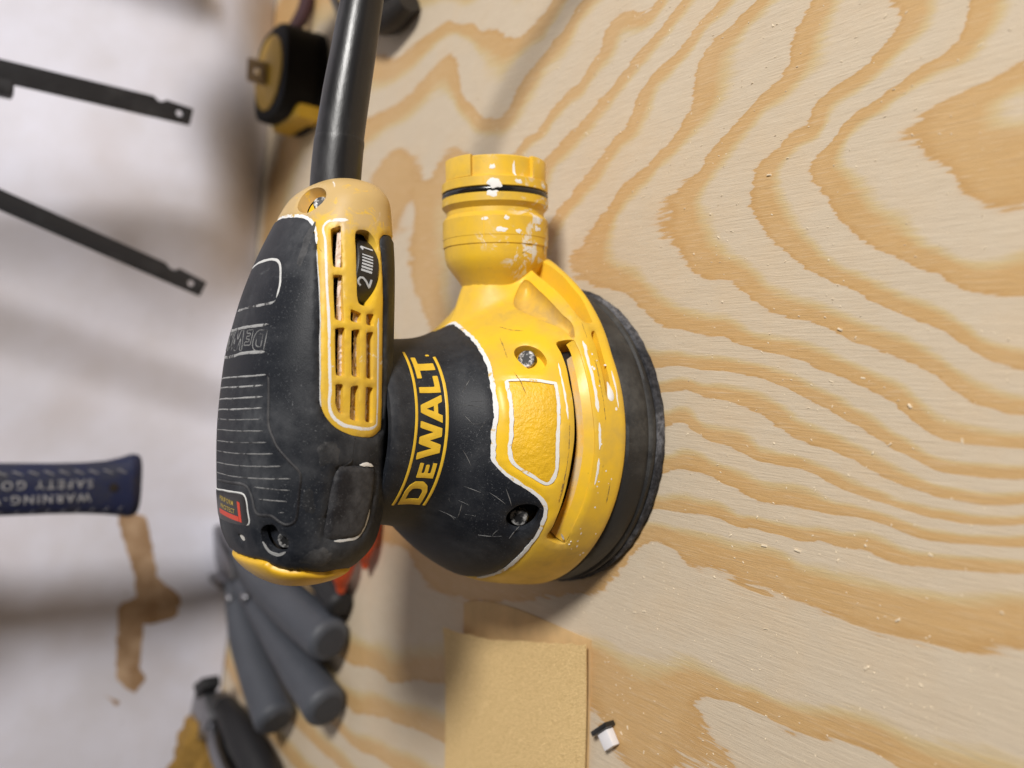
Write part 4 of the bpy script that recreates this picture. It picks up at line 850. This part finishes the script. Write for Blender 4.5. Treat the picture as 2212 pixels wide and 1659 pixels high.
def dial_p(u, v):                                   # u along the rim (+x side first), v along the axle
    a = np.asarray(u, float) / DR; v = np.asarray(v, float)
    return dcen + DR * 1.012 * (np.cos(a)[..., None] * dn + np.sin(a)[..., None] * -dtan * np.sign(-dtan[0])) + v[..., None] * dax
def stroke(name, pts, w, mat=None): ribbon(name, dial_p, pts, 'digit_white', dial, w, .06, smooth=False, wob=.1, step=.4, taper=False)
stroke('digit', [(5.9, 2.0), (6.9, 2.9), (6.9, -1.6)], .6)
stroke('digit', [(-6.2, 1.4), (-5.7, 2.4), (-4.7, 2.7), (-3.8, 2.2), (-3.7, 1.2), (-4.6, -.2), (-6.2, -1.8), (-3.5, -1.8)], .6)
for k in range(6): stroke('tick_mark', [(3.9 - k * 1.05, 2.6), (3.9 - k * 1.05, -1.4)], .42 + .05 * k)
# ---- cord with its strain relief
cord = tube('strain_relief', [(80, 0, 108.6), (90, 0, 108.5), (99, -.2, 108.2), (101, -.2, 108), (104, -.2, 107.9), (118, -.4, 106.6), (136, -.6, 104.6), (154, -1, 102.6), (172, -2, 100.5), (190, -4, 98)], [8.7, 8.7, 8.6, 8.6, 8.35, 8.2, 7.8, 7.3, 6.6, 5.2], 'cord_rubber', sander, 40)
tube('power_cord', [(186, -3.4, 98.4), (205, -8, 94), (226, -26, 84), (238, -52, 66), (240, -84, 44), (228, -118, 20), (205, -150, 5), (190, -190, 4), (210, -240, 4)], [4.3] * 9, 'cord_rubber', cord, 20)

# ================================================================ things around the sander
# ---- folded sheet of sandpaper
def sandpaper():
    root = thing('sandpaper_sheet', 'folded sheet of tan sandpaper lying left of the sander', 'sandpaper')
    A, B, C_, D_ = np.array([-102., 66]), np.array([-84., -30]), np.array([-178., 74]), np.array([-140., -34])   # right-hand edge A-B, runs out of view to the left
    L = (C_ - A) / np.linalg.norm(C_ - A); n = 26; m = 34; V = []; F = []
    U = np.linspace(0, 1, n); W = np.linspace(0, 1, m)
    P0 = np.array([(-101, 67), (-84.5, -30)], float)
    dirs = np.array([(-.985, -.06), (-.985, -.06)])
    for w in W:                                      # along the sheet, away to the left
        for u in U:
            p = P0[0] * (1 - u) + P0[1] * u; p = p + np.array((-.992, -.05 + .02 * u)) * w * 190
            fold = 1 - u                              # far side is the folded side, standing a little proud
            z = 2.3 + 2.0 * math.exp(-w * 9) + 3.4 * math.sin(math.pi * min(1, fold * .95)) * (.55 + .45 * math.exp(-w * 3)) + 2.2 * fold * math.exp(-w * 5) + .35 * math.sin(7 * u + 3 * w) + 3.2 * fold ** 3
            jag = (w == 0) * (RNG.random() - .5) * .9
            V.append((p[0] + jag - (2.6 * math.sin(3.4 * u + .5) if w == 0 else 0) * 1.0, p[1] + jag * .4, z))
    idx = np.arange(m * n).reshape(m, n)
    for i in range(m - 1):
        for j in range(n - 1): F.append((idx[i, j], idx[i + 1, j], idx[i + 1, j + 1], idx[i, j + 1]))
    k = len(V); V2 = [(x, y, z - .45) for x, y, z in V]; F2 = [tuple(k + i for i in f[::-1]) for f in F]
    rim = list(idx[0]) + list(idx[1:, -1]) + list(idx[-1, -2::-1]) + list(idx[-2:0:-1, 0])
    F3 = [(rim[i], rim[(i + 1) % len(rim)], k + rim[(i + 1) % len(rim)], k + rim[i]) for i in range(len(rim))]
    obj('top_leaf', V + V2, F + F2 + F3, 'sandpaper', root)
    # lower leaf: lies on the bench and shows past the upper leaf's torn edge
    V = []; F = []; m = 24; n = 22
    for w in np.linspace(0, 1, m):
        for u in np.linspace(0, 1, n):
            e0 = np.array((-90.0, 60.0)) * (1 - u) + np.array((-82.0, -28.5)) * u
            bow = 7.0 * math.sin(math.pi * u ** .8) * (1 - u * .5); e0 = e0 + np.array((bow * .75, 0))
            p = e0 + np.array((-.992, -.05)) * w * 185; f = 1 - u
            V.append((p[0], p[1] + 1.5 * f, .5 + (1.6 * f ** 3 * math.exp(-w * 4) if w < .4 else 0)))
    idx = np.arange(m * n).reshape(m, n)
    for i in range(m - 1):
        for j in range(n - 1): F.append((idx[i, j], idx[i + 1, j], idx[i + 1, j + 1], idx[i, j + 1]))
    k = len(V); V2 = [(x, y, z - .4) for x, y, z in V]; F2 = [tuple(k + i for i in f[::-1]) for f in F]
    rim = list(idx[0]) + list(idx[1:, -1]) + list(idx[-1, -2::-1]) + list(idx[-2:0:-1, 0])
    F3 = [(rim[i], rim[(i + 1) % len(rim)], k + rim[(i + 1) % len(rim)], k + rim[i]) for i in range(len(rim))]
    obj('lower_leaf', V + V2, F + F2 + F3, 'sandpaper_back', root)
sandpaper()
# ---- tiny black and white plastic clip
clip = thing('plastic_clip', 'tiny black and white plastic clip beside the sandpaper', 'clip')
ca = math.radians(132); fr = lambda x, y, h: (-115.6 + x * math.cos(ca) - y * math.sin(ca), -43.2 + x * math.sin(ca) + y * math.cos(ca), h)
prism('clip_body', [(-3.2, -3.0), (3.2, -3.0), (3.0, 3.4), (-3.0, 3.4)], .6, 4.2, 'clip_white', clip, fr, .5)
prism('clip_bar', [(-5.0, -5.2), (5.0, -5.2), (5.0, -3.2), (-5.0, -3.2)], .3, 5.4, 'clip_black', clip, fr, .4)
# ---- tape measure lying flat
tp = thing('tape_measure', 'black and yellow tape measure lying on the bench by the wall', 'tape measure')
TC = (236.0, 306.0)
def roundish(s, n=48, p=3.2): return [(TC[0] + s * math.copysign(abs(math.cos(t)) ** (2 / p), math.cos(t)), TC[1] + s * math.copysign(abs(math.sin(t)) ** (2 / p), math.sin(t))) for t in np.linspace(0, 2 * math.pi, n, endpoint=False)]
prism('case', roundish(33), 6.0, 31, 'tape_black', tp, None, 3.0)
prism('case_base', [(x - 3.5 if x < TC[0] - 20 else x, y) for x, y in roundish(33.6)], .3, 6.2, 'tape_black', tp, None, 1.0)
prism('case_corner', [(TC[0] - 36, TC[1] - 30), (TC[0] - 26, TC[1] - 33), (TC[0] - 26, TC[1] + 26), (TC[0] - 36, TC[1] + 20)], .4, 20, 'tape_yellow', tp, None, 3.0)
revolve('face_disc', [(0, 0), (26.5, 0), (26.5, 1.2), (25.5, 2.0), (0, 2.2)], 'tape_yellow', tp, (TC[0], TC[1], 30.8), (0, 0, 1), 64, closed_ends=False)
hk = prism('belt_clip', rounded_rect(-8.5, 0, 8.5, 15, 1.5), 0, 1.4, 'tape_steel', tp, lambda x, y, h: (TC[0] - 1 + x, TC[1] + 2 - h, 32 + y), .3, holes=[[(2.2 * math.cos(t), 8 + 2.2 * math.sin(t)) for t in np.linspace(0, 6.283, 16, endpoint=False)]])
tube('lanyard', [(262, 306, 24), (275, 305, 14), (300, 308, 5), (340, 318, 4), (380, 322, 4)], [4.2, 5, 5.5, 5.5, 5.5], 'strap_red', tp, 14)
# ---- two notched steel strips hanging in front of the wall
def strip(name, pts, hole, y, label):
    hz = [(hole[0] + 2.3 * math.cos(t), hole[1] + 2.3 * math.sin(t)) for t in np.linspace(0, 6.283, 16, endpoint=False)]
    k = .8588                                        # laid out on the y = 362 plane, hung at y = 275
    o = prism(name, pts, 0, 2.2, 'bar_steel', None, lambda x, z, h: (20 + (x - 20) * k, 275 + h, 219 + (z - 219) * k), .3, holes=[hz])
    return tag(o, label, 'steel strip', 'notched steel strips hanging before the wall')
strip('steel_strip', [(200.2, 330), (216, 330), (215.6, 205), (216.9, 96), (214.0, 92.5), (214.4, 89.5), (216.3, 87.5), (214.5, 68.1), (201.7, 70.1), (200.8, 205)], (208.8, 77.8), 362, 'black notched steel strip hanging straight, nearer the tape measure')
strip('steel_strip', [(155.6, 330), (171, 330), (135.7, 202), (96.0, 81.5), (92.0, 78.0), (91.4, 74.5), (93.3, 71.7), (85.0, 51.3), (73.8, 55.9), (121.4, 201)], (82.9, 62.8), 362, 'black notched steel strip hanging at a slant above the sander handle')
hb = prism('hook_knob', rounded_rect(192, 182, 202.2, 196, 2), -4, 6, 'bar_steel', None, lambda x, z, h: (20 + (x - 20) * .8588, 275 + h, 219 + (z - 219) * .8588), 1.0); tag(hb, 'small black knob beside the straight hanging steel strip', 'knob')
# ---- hammer, hanging handle down
hm = thing('hammer', 'blue rubber gripped hammer hanging handle down before the wall', 'hammer')
def hammer():
    zs = np.array([86, 87, 90, 94, 100, 110, 125, 145, 176, 230, 300]); xl = np.array([-91, -94.5, -97, -97.4, -96, -94.5, -93, -92.3, -91.8, -91.3, -90.8]); xr = np.array([-53, -50.5, -49.6, -50.2, -52.4, -54.6, -55.8, -55.9, -55.2, -54.6, -54.2])
    V = []; F = []; n = 40; Z = np.r_[np.linspace(86, 94, 10), np.linspace(96, 300, 60)]
    for z in Z:
        a, b = np.interp(z, zs, xl), np.interp(z, zs, xr); cx, w = (a + b) / 2, (b - a) / 2; d = 12.5 if z > 92 else 12.5 * (.72 + .28 * (z - 86) / 6)
        for k in range(n):
            t = 2 * math.pi * k / n; c, s = math.cos(t), math.sin(t)
            V.append((cx + w * math.copysign(abs(c) ** .72, c), 375 + 13 + d * math.copysign(abs(s) ** .72, s), z))
    m = len(Z)
    for i in range(m - 1):
        for k in range(n): F.append((i * n + k, i * n + (k + 1) % n, (i + 1) * n + (k + 1) % n, (i + 1) * n + k))
    F.append(tuple(range(n))[::-1]); F.append(tuple((m - 1) * n + k for k in range(n)))
    hs = lambda x, y, z: (20 + (x - 20) * .841, 275 + (y - 375) * .841, 219 + (z - 219) * .841)
    V = [hs(*p) for p in V]; g_ = obj('grip', V, F, 'hammer_blue', hm)
    fy = 374.9
    hx = [(-73 + 3.1 * math.cos(t), 106 + 3.1 * math.sin(t)) for t in np.linspace(0, 6.283, 18, endpoint=False)]
    prism('hang_hole', hx, 0, .35, 'dark_cavity', g_, lambda x, z, h: hs(x, fy - h, z), 0)
    lay_text('grip_text', 'SAFETY GOGGLES', 8.6, lambda x, y: hs(-66.5 - y, fy - .25, 164 + x), 'hammer_print', g_, 1.35)
    lay_text('grip_text', 'WARNING-WEAR', 8.6, lambda x, y: hs(-76.6 - y, fy - .25, 162 + x), 'hammer_print', g_, 1.30)
    for k in range(9):
        for x0, tl in ((-61.0, 1), (-89.0, -1)):
            z0 = 101 + k * 9.4
            prism('grip_mark', [(x0 - 1.6, z0 - 2.2 * tl - .9), (x0 - 1.2, z0 - 2.2 * tl - 1.4), (x0 + 1.6, z0 + 2.0 * tl), (x0 + 1.1, z0 + 2.0 * tl + 1)], 0, .4, 'hammer_print', g_, lambda x, z, h: hs(x, fy + (.9 if x0 < -80 else .6) - h, z), 0)
    prism('head', rounded_rect(-110, 300, -30, 326, 4), -12, 14, 'tool_steel', hm, lambda x, z, h: hs(x, 387 + h, z), 3)
hammer()
# ---- pliers heaped at the back on the left
def handle_bar(name, path, radii, mat, parent, ecc=1.0, end='grip_end'):
    a, b = np.array(path[-2], float), np.array(path[-1], float); d = (b - a) / np.linalg.norm(b - a); r1 = radii[-1]
    h = tube(name, [tuple(p) for p in path], radii, mat, parent, 30, ecc=ecc)
    revolve('end_bevel', [(r1, -.3), (r1 * .99, .8), (r1 * .94, 2.0), (r1 * .84, 3.4), (r1 * .76, 4.0), (0, 4.0)], mat, h, tuple(b), tuple(d), 40, closed_ends=False); b = b + d * 4.0; radii = [r1 * .72]
    revolve('end_face', [(0, 0), (radii[-1] * .94, 0), (radii[-1] * .90, .9), (0, 1.2)], end, h, tuple(b - d * .2), tuple(d), 36, closed_ends=False)
    return h
pa = thing('pliers', 'upper grey gripped pliers with two thick rounded handles, left of the sander', 'pliers', group='grey gripped pliers')
handle_bar('handle', [(-150, 372, 17), (-166, 352, 17.5), (-186, 326, 17.5), (-206, 292, 17), (-221, 264, 16.5)], [5.5, 9, 12.5, 14, 14.2], 'grip_grey', pa, 1.0)
handle_bar('handle', [(-148, 350, 18), (-156, 318, 18), (-166, 272, 17), (-176, 226, 15.5), (-185, 188, 14.6)], [4.5, 6.5, 9.5, 13, 13.6], 'grip_grey', pa, 1.0)
prism('jaw', [(-154, 378), (-146, 356), (-136, 362), (-124, 392), (-112, 408), (-118, 412), (-138, 404), (-150, 392)], 12, 22, 'tool_steel', pa, None, 1.5)
prism('jaw', [(-158, 372), (-150, 366), (-146, 384), (-152, 404), (-158, 402)], 14, 26, 'tool_steel', pa, None, 1.5)
revolve('rivet', [(0, 0), (4.2, 0), (4.0, 1.6), (2.6, 3), (0, 3.4)], 'tool_steel', pa, (-160, 352, 24), (.1, -.4, 1), 24, closed_ends=False)
revolve('rivet', [(0, 0), (4.2, 0), (4.0, 1.6), (2.6, 3), (0, 3.4)], 'tool_steel', pa, (-150, 316, 24), (.1, -.4, 1), 24, closed_ends=False)
pb = thing('pliers', 'grey and black gripped pliers lying nearest the sander, under its front end', 'pliers', group='grey gripped pliers')
handle_bar('handle', [(-122, 352, 20), (-127, 322, 20), (-133, 280, 19), (-139, 226, 17), (-144, 188, 15)], [6, 10.5, 14.2, 15, 13.8], 'grip_grey', pb, 1.0)
handle_bar('handle', [(-112, 346, 11), (-106, 316, 10.5), (-104, 276, 10), (-110, 226, 9.5), (-122, 188, 9)], [5.5, 8, 9, 9.4, 8.8], 'grip_black', pb, 1.0, 'grip_black')
prism('jaw', [(-124, 350), (-110, 346), (-104, 372), (-110, 400), (-118, 402), (-126, 376)], 8, 20, 'tool_steel', pb, None, 1.5)
po = thing('orange_pliers', 'orange gripped pliers half hidden behind the sander neck', 'pliers')
handle_bar('handle', [(-40, 196, 16), (-58, 186, 17), (-78, 178, 16), (-96, 177, 14), (-110, 182, 11)], [9, 11.5, 11, 8.5, 3.2], 'grip_orange', po, 1.0, 'grip_orange')
handle_bar('handle', [(-34, 170, 12), (-50, 160, 12.5), (-66, 155, 11.5), (-80, 154, 11), (-90, 158, 8)], [8, 10.5, 9.6, 6.4, 2.4], 'grip_orange', po, 1.0, 'grip_orange')
tube('collar', [(-66, 150, 20), (-48, 150, 22), (-30, 160, 20), (-12, 175, 16)], [3.2, 5.6, 6, 6], 'grip_black', po, 20)
prism('jaw', [(-36, 158), (-30, 200), (0, 206), (26, 196), (26, 186), (0, 178)], 6, 18, 'tool_steel', po, None, 1.5)
# ---- long nosed pliers and a sponge in the far left corner
pl = thing('long_nose_pliers', 'steel pliers with black handles in the far left corner by the wall', 'pliers')
prism('jaw', [(-250, 400), (-240, 372), (-254, 356), (-276, 370), (-286, 396), (-270, 408)], 14, 34, 'tool_steel', pl, None, 3)
prism('jaw_tip', [(-240, 396), (-226, 372), (-232, 366), (-248, 384)], 22, 36, 'grip_black', pl, None, 2)
tube('handle', [(-262, 372, 26), (-276, 344, 30), (-296, 306, 24), (-330, 250, 10)], [5, 5, 5, 5], 'tool_steel', pl, 18)
tube('handle', [(-248, 360, 20), (-252, 326, 20), (-264, 290, 17), (-290, 240, 12)], [9, 12, 13, 13], 'grip_black', pl, 24)
tube('handle', [(-272, 372, 14), (-300, 350, 14), (-330, 310, 12), (-360, 260, 12)], [9, 13, 14, 14], 'grip_black', pl, 24)
def lump(name, c, r, mat, label, cat):
    bm = bmesh.new(); bmesh.ops.create_icosphere(bm, subdivisions=4, radius=1)
    for v in bm.verts:
        p = v.co; k = 1 + .18 * math.sin(5 * p.x + 3 * p.z) * math.sin(4 * p.y + 1) + .10 * math.sin(13 * p.x + 7 * p.y) * math.sin(11 * p.z) + RNG.normal() * .03
        q = Vector((p.x * r[0], p.y * r[1], max(p.z, -.8) * r[2])) * k; v.co = (q + Vector(c)) * MM
    me = bpy.data.meshes.new(name); bm.to_mesh(me); bm.free(); me.materials.append(MATS[mat])
    me.polygons.foreach_set('use_smooth', [True] * len(me.polygons)); o = bpy.data.objects.new(name, me); scene.collection.objects.link(o); return tag(o, label, cat)
lump('sponge', (-300, 398, 22), (40, 22, 24), 'sponge', 'crumpled golden brown sponge behind the black handled pliers', 'sponge')
# ---- black clamp at the right, mostly out of view
ck = thing('spring_clamp', 'dark spring clamp on the bench behind the cord', 'clamp')
tube('jaw', [(262, 226, 9), (246, 196, 10), (234, 166, 10), (236, 140, 9)], [6, 9, 11, 7], 'dark_clamp', ck, 18, ecc=.8)
tube('jaw', [(300, 232, 10), (276, 206, 10), (256, 176, 10), (246, 150, 9)], [6, 8, 9, 6], 'dark_clamp', ck, 18)
tube('handle', [(280, 226, 14), (286, 210, 40), (291, 198, 90), (295, 188, 150), (298, 182, 195)], [8, 18, 30, 34, 28], 'dark_clamp', ck, 24)  # upright added out of view to block the lamp and shade the tape measure
tube('spring', [(270, 236, 14), (252, 222, 12), (238, 214, 6), (232, 204, 4)], [3, 3.5, 3.5, 2.5], 'bit_steel', ck, 12)
# ---- sawdust and splinters
def sawdust():
    V = []; F = []
    def chip(x, y, L, w, h, a):
        k = len(V); c, s = math.cos(a), math.sin(a); b = random.uniform(-.3, .3) * L
        for (p, q, z) in ((-L, -w, .02), (L, -w, .02), (L, w, .02), (-L, w, .02), (-L * .8, -w * .7, h), (L * .7, -w * .6, h * .8), (L * .8, w * .6, h), (-L * .7, w * .7, h * .9)):
            q2 = q + b * (p / L) ** 2 * .5; V.append((x + p * c - q2 * s, y + p * s + q2 * c, z))
        for f in ((0, 1, 5, 4), (1, 2, 6, 5), (2, 3, 7, 6), (3, 0, 4, 7), (4, 5, 6, 7)): F.append(tuple(k + i for i in f))
    n = 0
    while n < 1300:
        x, y = random.uniform(-170, 240), random.uniform(-190, 110)
        if x * x + y * y < 66 ** 2 or (x < -80 and -36 < y < 70): continue
        big = random.random() < .10
        chip(x, y, random.uniform(.18, .45) * (2.0 if big else 1), random.uniform(.08, .2) * (1.6 if big else 1), random.uniform(.12, .3) * (1.4 if big else 1), random.gauss(1.5, .6) if random.random() < .7 else random.uniform(0, 3.1)); n += 1
    for x, y, L in ((42, -128, .9), (-28, -106, 1.1), (-27, -118, 1.2), (-56, -142, .9), (-40, -150, .8), (20, -150, .8), (94, -100, .9)): chip(x, y, L, .32, .5, random.uniform(.5, 2.5))
    o = obj('sawdust', V, F, 'sawdust', None, smooth=False); o['kind'] = 'stuff'; o['label'] = 'fine sawdust and splinters scattered over the plywood'
sawdust()
